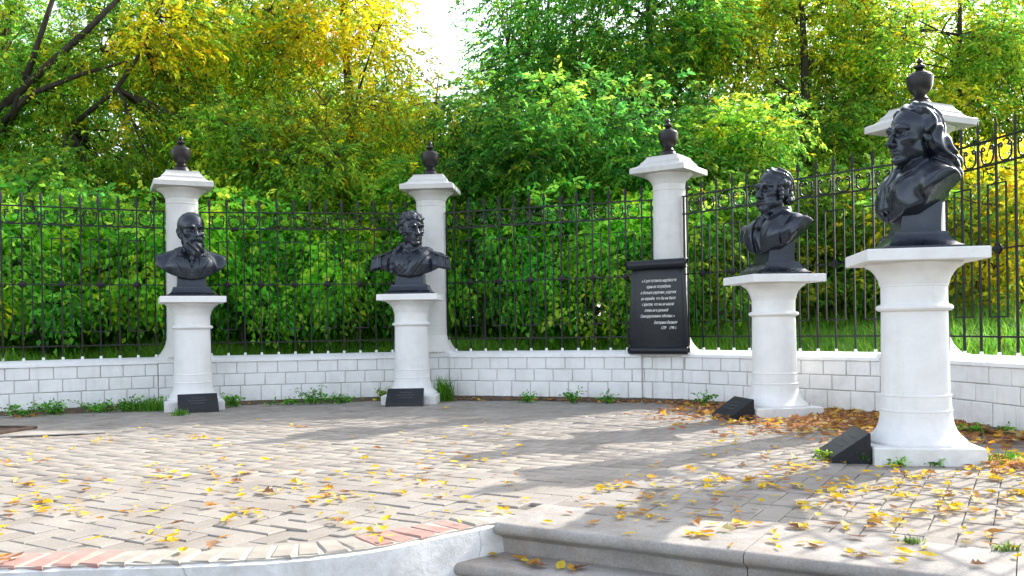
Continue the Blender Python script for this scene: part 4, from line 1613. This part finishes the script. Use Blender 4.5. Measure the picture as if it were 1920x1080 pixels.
def cloud(center, radii, n, seed, cut=None, shell=0.5):
    r = np.random.default_rng(seed)
    out = []
    while len(out) < n:
        u = norm(r.normal(size=3))
        q = np.array(center) + u * np.array(radii) * (shell + (1 - shell) * r.random() ** 0.5)
        if cut is None or cut(*q):
            out.append((*q, r.uniform(0.7, 1.25)))
    return out


def px_depth(px, py, Y):
    u, v = (px - 960) / FPX, (HOR - py) / FPX
    return np.array((u * math.cos(ROLL) + v * math.sin(ROLL), 1.0, 0)) * Y + np.array((0, 0, CAMZ + (-u * math.sin(ROLL) + v * math.cos(ROLL)) * Y))


def px_clumps(x0, x1, y0, y1, d0, d1, n, seed, keep=None, rs=(0.7, 1.25)):
    """clumps inside the crown volume whose outline covers the given picture range at depth d0..d1"""
    r = np.random.default_rng(seed)
    out = []
    tries = 0
    while len(out) < n and tries < n * 60:
        tries += 1
        px, py, D = r.uniform(x0, x1), r.uniform(y0, y1), r.uniform(d0, d1)
        if keep and not keep(px, py):
            continue
        p = px_depth(px, py, D)
        if p[2] < 0.75:
            continue
        out.append((*p, r.uniform(*rs)))
    return out


def gap(px, py):
    """the opening where the pale sky shows between the golden and the dark tree"""
    return not (py < 270 and abs(px - (836 + 0.08 * py)) < 108 - 0.24 * max(py, 0))


const = lambda v: (lambda x, y, z: np.full(np.shape(x), float(v)))
# golden maple: big leaning limbs from the left, crown over the left half
def au_left(x, y, z):
    px = 960 + FPX * x / y
    py = HOR - FPX * (z - CAMZ) / y
    a = 0.33 + 0.46 * np.exp(-((px - 700) / 240) ** 2) * np.clip((330 - py) / 260, 0, 1)
    a = a + 0.45 * np.exp(-((px - 330) / 90) ** 2 - ((py - 70) / 80) ** 2)
    return np.clip(a + 0.06 * np.sin(px / 37.0) * np.sin(py / 29.0), 0, 1)


LB = px_depth(-150, 420, 11.2)
limbs = [([LB, px_depth(-60, 260, 10.4), px_depth(60, 150, 10.0), px_depth(160, 60, 9.9), px_depth(250, -30, 9.9)], [0.08, 0.062, 0.048, 0.036, 0.028]),
         ([px_depth(-20, 330, 11.2), px_depth(30, 200, 10.1), px_depth(75, 70, 10.0), px_depth(105, -20, 9.9)], [0.06, 0.042, 0.030, 0.024]),
         ([px_depth(0, 235, 10.3), px_depth(60, 175, 10.0), px_depth(150, 140, 9.9), px_depth(250, 112, 9.9)], [0.045, 0.034, 0.024, 0.012]),
         ([px_depth(130, 240, 10.3), px_depth(220, 165, 10.0), px_depth(270, 90, 10.0), px_depth(290, 30, 10.0)], [0.032, 0.027, 0.020, 0.012])]
make_tree('maple_tree', 'golden and lime leaning maple with thick dark limbs beyond the weedy wall', (LB[0] - 0.25, 11.3), tuple(px_depth(60, -160, 11.0)), 0.16,
          px_clumps(-60, 420, -60, 440, 9.9, 12.0, 120, 1), lambda x, y, z: au_left(x, y, z), 21, 'trees beyond the fence', sprays=80, leaf=0.066, crad=0.46, limbs_extra=limbs, nlimb=7)
make_tree('maple_tree', 'bright yellow-gold maple beside the pale sky opening', (-1.75, 12.2), tuple(px_depth(640, -60, 12.0)), 0.12,
          px_clumps(400, 830, -60, 450, 11.0, 13.0, 125, 2, gap) + px_clumps(420, 830, 190, 430, 10.0, 10.9, 44, 302), au_left, 22, 'trees beyond the fence', sprays=82, leaf=0.070, crad=0.50, nlimb=9)
make_tree('maple_tree', 'dark green maple beside the pale sky opening', (2.0, 13.2), tuple(px_depth(1215, -50, 13.2)), 0.14,
          px_clumps(850, 1330, -50, 470, 12.4, 14.2, 150, 3, gap) + px_clumps(850, 1300, 190, 430, 9.9, 10.8, 46, 303), lambda x, y, z: np.clip(0.05 + 0.16 * (np.sin(3.1 * x + 2 * z) > 0.5), 0, 1), 23, 'trees beyond the fence', sprays=78, leaf=0.078, crad=0.56, nlimb=10, dark=0.30)
make_tree('maple_tree', 'lime green maple behind the bust with the cravat bow', (4.4, 13.4), tuple(px_depth(1500, -40, 13.4)), 0.14,
          px_clumps(1290, 1640, -40, 470, 12.6, 14.2, 112, 4) + px_clumps(1300, 1620, -40, 110, 14.2, 15.2, 22, 306) + px_clumps(1290, 1500, 230, 400, 10.2, 11.2, 20, 304), lambda x, y, z: 0.20 + 0.30 * np.clip((z - 2.6) / 2, 0, 1), 24, 'trees beyond the fence', sprays=88, leaf=0.078, crad=0.55, nlimb=8, dark=0.05)
make_tree('maple_tree', 'airy yellow-green maple behind the long-haired bust', (6.8, 13.6), tuple(px_depth(1800, -10, 13.6)), 0.11,
          px_clumps(1620, 1960, -30, 480, 12.8, 14.4, 84, 5) + px_clumps(1560, 1960, -40, 130, 14.5, 16.0, 34, 305), lambda x, y, z: 0.42 + 0.1 * np.sin(3 * x), 25, 'trees beyond the fence', sprays=74, leaf=0.076, crad=0.54, nlimb=7)
# further trees closing the view
BACK = [('green ash tree behind the leaning maple limbs', (-10.5, 15.5), -520, 30, 20, 430, 0.2), ('tall green ash tree standing behind the golden maples', (-5.5, 17.0), 0, 420, 40, 430, 0.16), ('slender green ash tree between the golden maples and its dark trunk', (-4.9, 14.2), 330, 640, 90, 430, 0.24),
        ('pale green ash tree behind the pillar of the uniformed bust', (-2.0, 17.0), 600, 900, 190, 430, 0.30), ('green ash tree in the gloom behind the dark maple', (1.0, 18.0), 860, 1300, 60, 430, 0.10),
        ('green ash tree behind the lime green maple', (5.8, 18.0), 1280, 1650, 60, 430, 0.16), ('yellowing ash tree behind the airy maple', (9.0, 18.0), 1600, 1980, 90, 430, 0.36)]
for k, (lab, b, x0, x1, y0, y1, au) in enumerate(BACK):
    make_tree('ash_tree', lab, b, tuple(px_depth((x0 + x1) / 2, y0 - 20, b[1])), 0.13, px_clumps(x0, x1, y0, y1, b[1] - 1.3, b[1] + 1.3, 62, 40 + k, gap), const(au), 50 + k,
              'trees further back', sprays=66, leaf=0.10, crad=0.68, nlimb=7, dark=0.25, nper=6)

# understorey shrubs right behind the fence
SHR = []
spots = [(-190, 0.18, 'leafy green shrub past the end of the weedy wall'), (-40, 0.30, 'mottled leafy shrub touched with orange behind the weedy wall'), (95, 0.12, 'dense green shrub behind the weedy wall, next to the mottled one'), (215, 0.22, 'light green shrub behind the fence just short of the bearded bust'),
         (330, 0.15, 'green shrub hidden behind the bearded bust pillar'), (455, 0.03, 'dark green shrub close by the bearded bust'), (560, 0.22, 'bright green broad-leaved shrub midway between the bearded and uniformed busts'),
         (670, 0.20, 'fresh green shrub just short of the uniformed bust'), (790, 0.14, 'green shrub behind the uniformed bust pillar'), (905, 0.03, 'dark green shrub next to the uniformed bust pillar'),
         (1010, 0.12, 'mid green shrub in the middle of the panel beside the scroll tablet'), (1120, 0.24, 'light green shrub with a few orange leaves beside the scroll tablet'), (1235, 0.16, 'green shrub behind the scroll tablet pillar'),
         (1335, 0.22, 'green and yellow shrub just past the scroll tablet'), (1450, 0.30, 'yellow-green shrub behind the bust with the cravat bow'), (1560, 0.34, 'yellow-green shrub between the cravat and long-haired busts'),
         (1680, 0.30, 'green shrub behind the long-haired bust pedestal'), (1790, 0.52, 'yellowing shrub beside the long-haired bust'), (1890, 0.66, 'orange and yellow autumn shrub behind the fence')]
TOPS = [370, 390, 340, 410, 350, 400, 360, 330, 380, 400, 350, 330, 390, 340, 330, 350, 330, 320, 310]
for k, (px, au, lab) in enumerate(spots):
    # depth: 0.9 m behind the fence line along this direction
    u = (px - 960) / FPX
    best = None
    for Y in np.arange(5, 12, 0.02):
        if math.hypot(u * Y - CX, Y - CY) > (5.55 if px < 1400 else 7.4):
            best = Y
            break
    D = best
    x0, x1 = px - 85, px + 85
    cl = px_clumps(x0, x1, max(TOPS[k] + 25, 370), 580, D, D + 0.8, 17, 70 + k, rs=(0.7, 1.2)) + px_clumps(x0, x1, TOPS[k], TOPS[k] + 190, D + 0.6, D + 1.9, 15, 170 + k)
    hi = au
    f = (lambda a: (lambda x, y, z: np.clip(a + 0.10 * np.sin(5 * x + 3 * z), 0, 1)))(au)
    make_tree('shrub', lab, (u * (D + .35), D + .35), tuple(px_depth(px, 400, D + 0.5)), 0.028, cl, f, 90 + k, 'shrubs behind the fence', sprays=50, leaf=0.074, crad=0.33, nlimb=6, gain=(1.5 if px < 260 else 1.85 if px < 1280 else 0.9),  # shaded shrubs get brighter leaf colour, standing in for sunlight filtering through
              dark=0.12, nper=5, cat='shrub', droop=0.5, width=0.62)


LOWD = ['low thicket behind the weedy wall shrubs', 'low thicket behind the bearded bust pillar', 'low thicket behind the broad-leaved shrub', 'low thicket behind the uniformed bust pillar', 'low dark thicket behind the scroll tablet panel', 'low thicket behind the scroll tablet pillar', 'low thicket behind the cravat bust', 'low sunny thicket behind the long-haired bust']
for k, lab in enumerate(LOWD):
    px = 60 + 262 * k
    D = 12.4 if px < 1500 else 11.2
    make_tree('thicket', lab, ((px - 960) / FPX * D, D), tuple(px_depth(px, 520, D)), 0.03, px_clumps(px - 170, px + 170, 490, 640, D - .5, D + .8, 24, 270 + k), const(0.18 + 0.02 * k), 290 + k,
              'thickets behind the shrubs', sprays=44, leaf=0.12, crad=0.5, nlimb=4, nper=5, cat='thicket', width=0.6)

# grass on the bank behind the wall
def blades(pos, h, lean, w, cols, r):
    n = len(pos)
    a = r.uniform(0, 2 * math.pi, n)
    d = np.stack([np.cos(a), np.sin(a), np.zeros(n)], 1)
    s = np.stack([-np.sin(a), np.cos(a), np.zeros(n)], 1)
    up = np.array([0, 0, 1.0])
    p0 = pos
    p1 = pos + up * (h * 0.55)[:, None] + d * (lean * 0.3)[:, None]
    p2 = pos + up * (h * (1 - 0.25 * np.clip(lean / h, 0, 2)))[:, None] + d * lean[:, None]
    V = np.empty((n, 5, 3), np.float32)
    V[:, 0], V[:, 1] = p0 - s * w[:, None], p0 + s * w[:, None]
    V[:, 2], V[:, 3] = p1 + s * (w * .8)[:, None], p1 - s * (w * .8)[:, None]
    V[:, 4] = p2
    i0 = np.arange(n, dtype=np.int32) * 5
    F = np.concatenate([np.stack([i0, i0 + 1, i0 + 2], 1), np.stack([i0, i0 + 2, i0 + 3], 1), np.stack([i0 + 3, i0 + 2, i0 + 4], 1)])
    return V.reshape(-1, 3), F, np.repeat(cols, 5, axis=0)


r = np.random.default_rng(5)
n = 52000
aa = np.radians(r.uniform(0, 165, n))
rr = 4.82 + 2.6 * r.random(n) ** 1.3
gx, gy = CX + rr * np.cos(aa), CY + rr * np.sin(aa)
gz = np.array([bank_z(a, b) for a, b in zip(rr, aa)]) - 0.01
h = r.uniform(0.14, 0.34, n) * (0.8 + 0.4 * np.sin(gx * 2.3) * np.sin(gy * 1.9))
gc = np.array([(0.075, 0.215, 0.022)]) * r.uniform(0.7, 1.5, (n, 1)) + np.array([(0.10, 0.03, 0.0)]) * r.random((n, 1)) ** 3
V, F, C = blades(np.stack([gx, gy, gz], 1), h, h * r.uniform(0.2, 0.9, n), r.uniform(0.003, 0.007, n), gc, r)
tag(link('bank_grass', np_mesh('bank_grass', V, F, M['grass'], C)), 'tall bright green grass growing on the bank behind the fence', 'grass', kind='stuff')


# weeds and tufts at the foot of the wall and pedestals
def tuft(px, py, nb, hh, spread, label, colr=(0.085, 0.215, 0.02), z=0.0, name='grass_tuft'):
    p = at(px, py, z)
    rr_ = np.random.default_rng(int(px * 7 + py))
    pos = rr_.normal(0, spread, (nb, 3)) * np.array([1, 0.6, 0])
    hgt = hh * rr_.uniform(0.45, 1.1, nb)
    cols = np.array([colr]) * rr_.uniform(0.6, 1.5, (nb, 1))
    V, F, C = blades(pos, hgt, hgt * rr_.uniform(0.1, 0.9, nb), rr_.uniform(0.0025, 0.0055, nb), cols, rr_)
    t = thing(name, label, 'grass', (p[0], p[1], z), 0, 'tufts of grass on the plaza')
    tag(link('blades', np_mesh('blades', V, F, M['grass'], C), t), kind='stuff')


def weed(px, py, ns, hh, spread, label, colr=(0.07, 0.215, 0.018), z=0.0, leaf=0.032):
    p = at(px, py, z)
    hh *= 0.75
    rr_ = np.random.default_rng(int(px * 3 + py))
    t = thing('weed', label, 'weed', (p[0], p[1], z), 0, 'leafy weeds on the plaza')
    m = MB()
    B, D_ = [], []
    for s in range(ns):
        b = rr_.normal(0, spread * 0.4, 2)
        e = np.array([b[0] + rr_.normal(0, spread), b[1] + rr_.normal(0, spread * .6), hh * rr_.uniform(0.5, 1.05)])
        pts = curve3((b[0], b[1], 0), e, (0, 0, .02), 5)
        m.tube(pts, [0.003, 0.0028, 0.0025, 0.002, 0.001], 4)
        for q in pts[1:]:
            for _ in range(2):
                B.append(q)
                D_.append(rr_.normal(0, 1, 3) * np.array([1, 1, .3]) + np.array([0, 0, .45]))
    m.build('stem', M['bark'], t)
    B, D_ = np.array(B), np.array(D_)
    cols = np.array([colr]) * rr_.uniform(0.6, 1.5, (len(B), 1))
    link('foliage', leaf_mesh('foliage', B, D_, leaf * rr_.uniform(.6, 1.1, len(B)), cols, nper=3, width=0.7, r=rr_), t)


def wall_pt(px):
    """picture row of the wall foot in this column"""
    u = (px - 960) / FPX
    for Y in np.arange(4, 11, 0.01):
        x = u * Y
        best = 9
        for i in range(5):
            a, b = np.array(PIL[i]), np.array(PIL[i + 1])
            d = (b - a) / np.linalg.norm(b - a)
            q = np.array((x, Y)) - a
            s = q @ d
            if 0 <= s <= np.linalg.norm(b - a):
                dist = q @ np.array((d[1], -d[0]))       # towards the plaza
                best = min(best, dist)
        if best < 0.24:
            return proj(x, Y, 0)[1]
    return 745


for px, ns, hh, sp, lab in ((40, 9, 0.13, 0.09, 'low leafy weeds at the wall foot near the hatch cover'), (100, 12, 0.15, 0.09, 'bushy dark green weed at the wall foot near the hatch cover'), (185, 10, 0.13, 0.10, 'straggling weeds at the wall foot beside long grass'),
                            (232, 10, 0.16, 0.10, 'leafy weed against the wall between grass tufts'), (440, 9, 0.14, 0.08, 'leafy weed at the wall foot just past the bearded bust'), (583, 9, 0.22, 0.05, 'tall narrow weed at the wall foot between the bearded and uniformed busts'),
                            (535, 5, 0.06, 0.10, 'creeping weeds at the wall foot between the busts'), (640, 8, 0.11, 0.09, 'small weed at the wall foot short of the uniformed bust'), (990, 5, 0.10, 0.05, 'small sprouting weed on the wall foot among brown leaves'),
                            (1078, 6, 0.13, 0.04, 'upright weed at the wall foot among brown leaves'), (1135, 5, 0.10, 0.05, 'grassy weed at the wall foot short of the scroll tablet'), (1320, 4, 0.15, 0.02, 'tall thin weed at the wall foot just past the scroll tablet'),
                            (1860, 6, 0.07, 0.12, 'low weeds in the brown leaf litter by the wall')):
    weed(px, wall_pt(px) + 3, ns, hh, sp, lab)
weed(718, 752, 9, 0.13, 0.05, 'yellow-green weed beside the uniformed bust plaque', (0.13, 0.20, 0.02))
weed(1616, 868, 4, 0.075, 0.018, 'fresh green weed between the wedge plaque and the long-haired bust pedestal', (0.05, 0.17, 0.015), leaf=0.026)
weed(1551, 862, 4, 0.07, 0.02, 'yellow-green weed on the outer side of the wedge plaque', (0.14, 0.22, 0.02), leaf=0.026)
weed(1690, 876, 2, 0.035, 0.01, 'tiny sprout against the long-haired bust plinth', (0.10, 0.22, 0.02), leaf=0.022)
weed(1752, 874, 2, 0.045, 0.03, 'sparse sprout along the long-haired bust plinth', (0.08, 0.20, 0.02), leaf=0.020)
for px, py, nb, hh, sp, lab in ((288, 770, 260, 0.15, 0.10, 'thick bright grass tuft beside the bearded bust pedestal'), (230, 766, 160, 0.11, 0.09, 'flat bright grass tuft along the weedy wall'), (337, 779, 60, 0.07, 0.03, 'small grass tuft at the bearded bust plinth corner'),
                                (832, 752, 220, 0.27, 0.045, 'tall grass tuft between the uniformed bust and its pillar'), (440, 750, 90, 0.12, 0.08, 'grass tuft just past the bearded bust pedestal'), (620, 748, 70, 0.09, 0.08, 'short grass tuft on the wall foot between the busts'),
                                (1232, 742, 80, 0.11, 0.05, 'grass tuft under the scroll tablet'), (1530, 756, 70, 0.20, 0.03, 'long-bladed grass tuft at the wall behind the leaf litter'), (1508, 783, 24, 0.13, 0.015, 'thin grass tuft at the cravat bust plinth'),
                                (1130, 742, 60, 0.08, 0.06, 'short grass tuft short of the scroll tablet'), (1712, 1020, 40, 0.028, 0.014, 'pale grass tuft in the joint behind the top step'), (1888, 1034, 44, 0.032, 0.022, 'green grass tuft in the joint at the step end'),
                                (1905, 868, 110, 0.06, 0.07, 'mossy grass tuft in leaf litter past the long-haired bust')):
    tuft(px, py, nb, hh, sp, lab, (0.12, 0.18, 0.05) if py > 1000 else (0.085, 0.215, 0.02))
# ------------------------------------------------------------------ fallen leaves
def fl_mesh(kind, seed):
    """a dry curled leaf, about 1 unit long, lying near z = 0"""
    r = random.Random(seed)
    if kind == 'oval':
        prof = [(0.0, 0.02), (0.15, 0.16), (0.35, 0.25), (0.55, 0.24), (0.75, 0.15), (1.0, 0.01)]
    elif kind == 'lance':
        prof = [(0.0, 0.015), (0.2, 0.11), (0.4, 0.17), (0.6, 0.15), (0.8, 0.08), (1.0, 0.005)]
    else:
        prof = [(0.0, 0.03), (0.12, 0.22), (0.28, 0.40), (0.40, 0.22), (0.55, 0.34), (0.70, 0.15), (1.0, 0.01)]
    curl, bend, tw = r.uniform(0.3, 1.1), r.uniform(-0.25, 0.5), r.uniform(-0.5, 0.5)
    V = []
    for i, (t, w) in enumerate(prof):
        zc = bend * (t - 0.5) ** 2 + 0.03
        for s in (-1, -0.5, 0, 0.5, 1):
            x = s * w * (1 + r.uniform(-.12, .12))
            z = zc + curl * (abs(s) * w) ** 1.5 + tw * s * w * (t - 0.5) + r.uniform(-.012, .012)
            V.append((t - 0.5, x, max(z, 0.004)))
    F = []
    for i in range(len(prof) - 1):
        for k in range(4):
            F.append((i * 5 + k, i * 5 + k + 1, (i + 1) * 5 + k + 1, (i + 1) * 5 + k))
    # stalk
    o = len(V)
    V += [(-0.5, 0.01, zc * 0 + V[2][2]), (-0.5, -0.01, V[2][2]), (-0.80, 0.008, 0.03), (-0.80, -0.008, 0.03)]
    F.append((o, o + 2, o + 3, o + 1))
    return np.array(V), np.array(F)


def mat_fallen(name, stops):
    t = NT(name)
    c = t.ramp(t.n('ObjectInfo').outputs['Random'], stops)
    m = t.ramp(t.noise(5, 4, 0.7), [(0.35, (0.72,) * 3), (0.65, (1.1,) * 3)])
    t.base(t.mix(1.0, c, m, 'MULTIPLY'), 0.6, 0.3)
    tr = t.n('BsdfTranslucent')
    t.l(c, tr.inputs['Color'])
    mx = t.n('MixShader', Fac=0.3)
    t.l(t.p.outputs[0], mx.inputs[1])
    t.l(tr.outputs[0], mx.inputs[2])
    t.l(mx.outputs[0], t.out.inputs['Surface'])
    return t.mat


FMAT = {'yellow': mat_fallen('fallen_yellow', [(0, (0.66, 0.43, 0.012)), (0.5, (0.74, 0.53, 0.015)), (1, (0.68, 0.52, 0.05))]),
        'orange': mat_fallen('fallen_orange', [(0, (0.52, 0.24, 0.03)), (0.5, (0.58, 0.32, 0.05)), (1, (0.45, 0.20, 0.05))]),
        'brown': mat_fallen('fallen_brown', [(0, (0.22, 0.09, 0.04)), (0.5, (0.32, 0.16, 0.08)), (1, (0.42, 0.27, 0.15))]),
        'pale': mat_fallen('fallen_pale', [(0, (0.55, 0.46, 0.20)), (0.5, (0.50, 0.42, 0.16)), (1, (0.46, 0.36, 0.18))])}
TINT = {'yellow': (0.64, 0.44, 0.03), 'orange': (0.52, 0.27, 0.04), 'brown': (0.30, 0.145, 0.07), 'pale': (0.50, 0.41, 0.18)}
WORD = {'yellow': 'bright yellow', 'orange': 'orange', 'brown': 'curled brown', 'pale': 'pale straw-coloured'}
SHW = {'oval': 'oval', 'lance': 'narrow', 'lobed': 'lobed'}
BNAME = {'beard': 'bearded bust', 'uniform': 'uniformed bust', 'cravat': 'cravat bust', 'long': 'long-haired bust'}


def leaf_label(x, y, cn, sh):
    v = Vector((x, y, 0)) - S0
    d_rim = min(math.hypot(x - a, y - b) for a, b in RIMC[::2])
    d_step = v.dot(-SOUT) if v.dot(SDIR) > 0 else 9
    k = min(PED, key=lambda q: math.hypot(x - PED[q][0], y - PED[q][1]))
    d_ped = math.hypot(x - PED[k][0], y - PED[k][1])
    if d_step < 0.37:
        w = 'lying on the top step slab'
    elif d_rim < 0.6:
        w = 'on the paving close to the brick edging'
    elif d_ped < 1.1:
        w = 'on the paving close to the %s pedestal' % BNAME[k]
    elif d_step < 1.0:
        w = 'on the paving just behind the top step'
    else:
        w = 'on the open paving, %s the nearest' % BNAME[k]
    return '%s %s fallen leaf %s' % (WORD[cn], SHW[sh], w)


LEAFLAB = {'yellow': 'bright yellow fallen leaf lying on the grey block paving', 'orange': 'orange fallen leaf lying on the grey block paving', 'brown': 'curled brown fallen leaf lying on the grey block paving', 'pale': 'pale straw-coloured fallen leaf on the grey block paving'}
SHAPES = {k: [fl_mesh(k, 10 * i + j) for j in range(3)] for i, k in enumerate(('oval', 'lance', 'lobed'))}
FMESH = {}
for k, lst in SHAPES.items():
    for j, (V, F) in enumerate(lst):
        for cn in FMAT:
            FMESH[(k, j, cn)] = np_mesh('leaf_blade', V, F, FMAT[cn], smooth=True)
rl = random.Random(77)
cand = []


def blocked(x, y):
    for (a, b, _, _) in PED.values():
        if math.hypot(x - a, y - b) < 0.34:
            return True
    return False


def drop(px, py, z=0.0, big=1.0, kinds=(8, 3, 1.5, 2)):
    x, y, _ = at(px, py, z)
    if blocked(x, y):
        return
    cn = rl.choices(('yellow', 'orange', 'brown', 'pale'), kinds)[0]
    sh = rl.choices(('oval', 'lance', 'lobed'), (6, 3, 2))[0]
    size = rl.uniform(0.032, 0.066) * big
    cand.append((x, y, z, cn, sh, size))


def plaza_ok(px, py):
    x, y, _ = at(px, py)
    if math.hypot(x - CX, y - CY) > 4.40:
        return False
    s = (Vector((x, y, 0)) - S0).dot(SDIR)
    if s > 0:
        return (Vector((x, y, 0)) - S0).dot(-SOUT) > 0.03
    for (a, b), (c, d) in zip(RIMC, RIMC[1:]):
        if a <= x <= c:
            return y > b + (d - b) * (x - a) / (c - a) + 0.03
    return False


while len(cand) < 900:
    # more leaves towards the right, in loose drifts
    px = rl.uniform(-20, 1940)
    py = rl.triangular(760, 1075, 900)
    w = 0.30 + 0.70 * max(0, (px - 500) / 1400) + 0.25 * (math.sin(px / 63.0 + py / 19.0) > 0.35)
    if px < 900 and py < 800:
        w *= 0.6
    if rl.random() < w and plaza_ok(px, py):
        drop(px, py)
        if rl.random() < 0.14:
            for _ in range(rl.randint(1, 4)):
                qx, qy = px + rl.gauss(0, 14), py + rl.gauss(0, 4)
                if plaza_ok(qx, qy):
                    drop(qx, qy, kinds=(6, 4, 2, 1))
cand = sorted(cand, key=lambda c: -c[5] / c[1])
rest_v, rest_f, rest_c = [], [], []


def leaf_matrix(x, y, z, size):
    return Matrix.Translation((x, y, z + 0.004)) @ Matrix.Rotation(rl.uniform(0, 6.28), 4, 'Z') @ Matrix.Rotation(rl.gauss(0, 0.14), 4, 'X') @ Matrix.Rotation(rl.gauss(0, 0.10), 4, 'Y') @ Matrix.Scale(size, 4)


def add_rest(m, sh, cn, lst):
    V, F = SHAPES[sh][rl.randrange(3)]
    k = sum(len(v) for v in lst[0])
    mm = np.array(m)
    lst[0].append(V @ mm[:3, :3].T + mm[:3, 3])
    lst[1].append(F + k)
    lst[2].append(np.tile(np.array(TINT[cn]) * rl.uniform(0.7, 1.2), (len(V), 1)))


M['litter'] = mat_leaf('leaf_litter', 0.25, 0.7)
rest = ([], [], [])
# leaves on the steps first: they show large
for px, py, cn in ((925, 1046, 'yellow'), (985, 1058, 'yellow'), (1000, 1062, 'orange'), (1012, 1066, 'brown'), (1050, 1068, 'yellow'), (1072, 1072, 'orange'), (1090, 1070, 'brown'), (975, 1052, 'orange')):
    x, y, z = at(px, py, -RISE)
    o = link('fallen_leaf', FMESH[('oval' if cn != 'brown' else 'lobed', 1, cn)])
    o.matrix_local = leaf_matrix(x, y, -RISE + .006, 0.065)
    tag(o, {'yellow': 'yellow fallen leaf lying on the second concrete step', 'orange': 'orange fallen leaf lying on the second concrete step', 'brown': 'brown curled leaf lying on the second concrete step'}[cn], 'leaf', 'fallen leaves on the steps')
for n, (x, y, z, cn, sh, size) in enumerate(cand):
    sline = (Vector((x, y, 0)) - S0)
    m = leaf_matrix(x, y, z + 0.004, size)
    if n < 292:
        o = link('fallen_leaf', FMESH[(sh, rl.randrange(3), cn)])
        o.matrix_local = m
        tag(o, leaf_label(x, y, cn, sh), 'leaf', 'fallen leaves on the paving')
    else:
        add_rest(m, sh, cn, rest)
o = link('scattered_leaves', np_mesh('scattered_leaves', np.concatenate(rest[0]), np.concatenate(rest[1]), M['litter'], np.concatenate(rest[2]), smooth=True))
tag(o, 'small yellow and brown leaves strewn over the far paving', 'leaves', kind='stuff')
# leaves on pedestal caps
for k, (dx, dy), cn, lab in (('long', (-0.24, 0.10), 'orange', 'orange leaf caught on the cap of the long-haired bust pedestal'), ('cravat', (0.22, 0.2), 'orange', 'orange leaf caught on the cap of the cravat bust pedestal')):
    x, y, dg, s = PED[k]
    a = math.radians(dg)
    o = link('fallen_leaf', FMESH[('oval', 0, cn)])
    o.matrix_local = leaf_matrix(x + dx * math.cos(a) - dy * math.sin(a), y + dx * math.sin(a) + dy * math.cos(a), 1.0455, 0.06)
    tag(o, lab, 'leaf', 'leaves on pedestal caps')

# deep brown litter drifts along the right wall and thin ones along the back
lit = ([], [], [])


def drift(n, fn, kinds, size=(0.035, 0.07)):
    k = 0
    while k < n:
        x, y, hh = fn()
        if blocked(x, y) or math.hypot(x - CX, y - CY) > 4.42:
            continue
        cn = rl.choices(('yellow', 'orange', 'brown', 'pale'), kinds)[0]
        m = leaf_matrix(x, y, rl.uniform(0, hh), rl.uniform(*size)) @ Matrix.Rotation(rl.gauss(0, .5), 4, 'X')
        add_rest(m, rl.choice(('oval', 'lance', 'lobed')), cn, lit)
        k += 1


def f_right():
    a = math.radians(rl.triangular(6, 52, 26))
    rr = 4.40 - abs(rl.gauss(0, 0.52))
    return CX + rr * math.cos(a), CY + rr * math.sin(a), 0.035


def f_ped4():
    return 2.55 + rl.gauss(0, 0.28), 4.20 + rl.gauss(0, 0.16), 0.02


def f_back():
    a = math.radians(rl.uniform(50, 92))
    rr = 4.36 - abs(rl.gauss(0, 0.09))
    return CX + rr * math.cos(a), CY + rr * math.sin(a), 0.015


def f_left():
    a = math.radians(rl.uniform(88, 150))
    rr = 4.36 - abs(rl.gauss(0, 0.06))
    return CX + rr * math.cos(a), CY + rr * math.sin(a), 0.012


drift(3600, f_right, (1, 3, 12, 2))
drift(420, f_ped4, (3, 4, 8, 2))
drift(420, f_back, (1, 3, 9, 2), (0.03, 0.05))
drift(150, f_left, (1, 2, 5, 2), (0.03, 0.05))
o = link('leaf_litter', np_mesh('leaf_litter', np.concatenate(lit[0]), np.concatenate(lit[1]), M['litter'], np.concatenate(lit[2]), smooth=True))
tag(o, 'deep drift of dry brown leaves along the wall foot', 'leaves', kind='stuff')
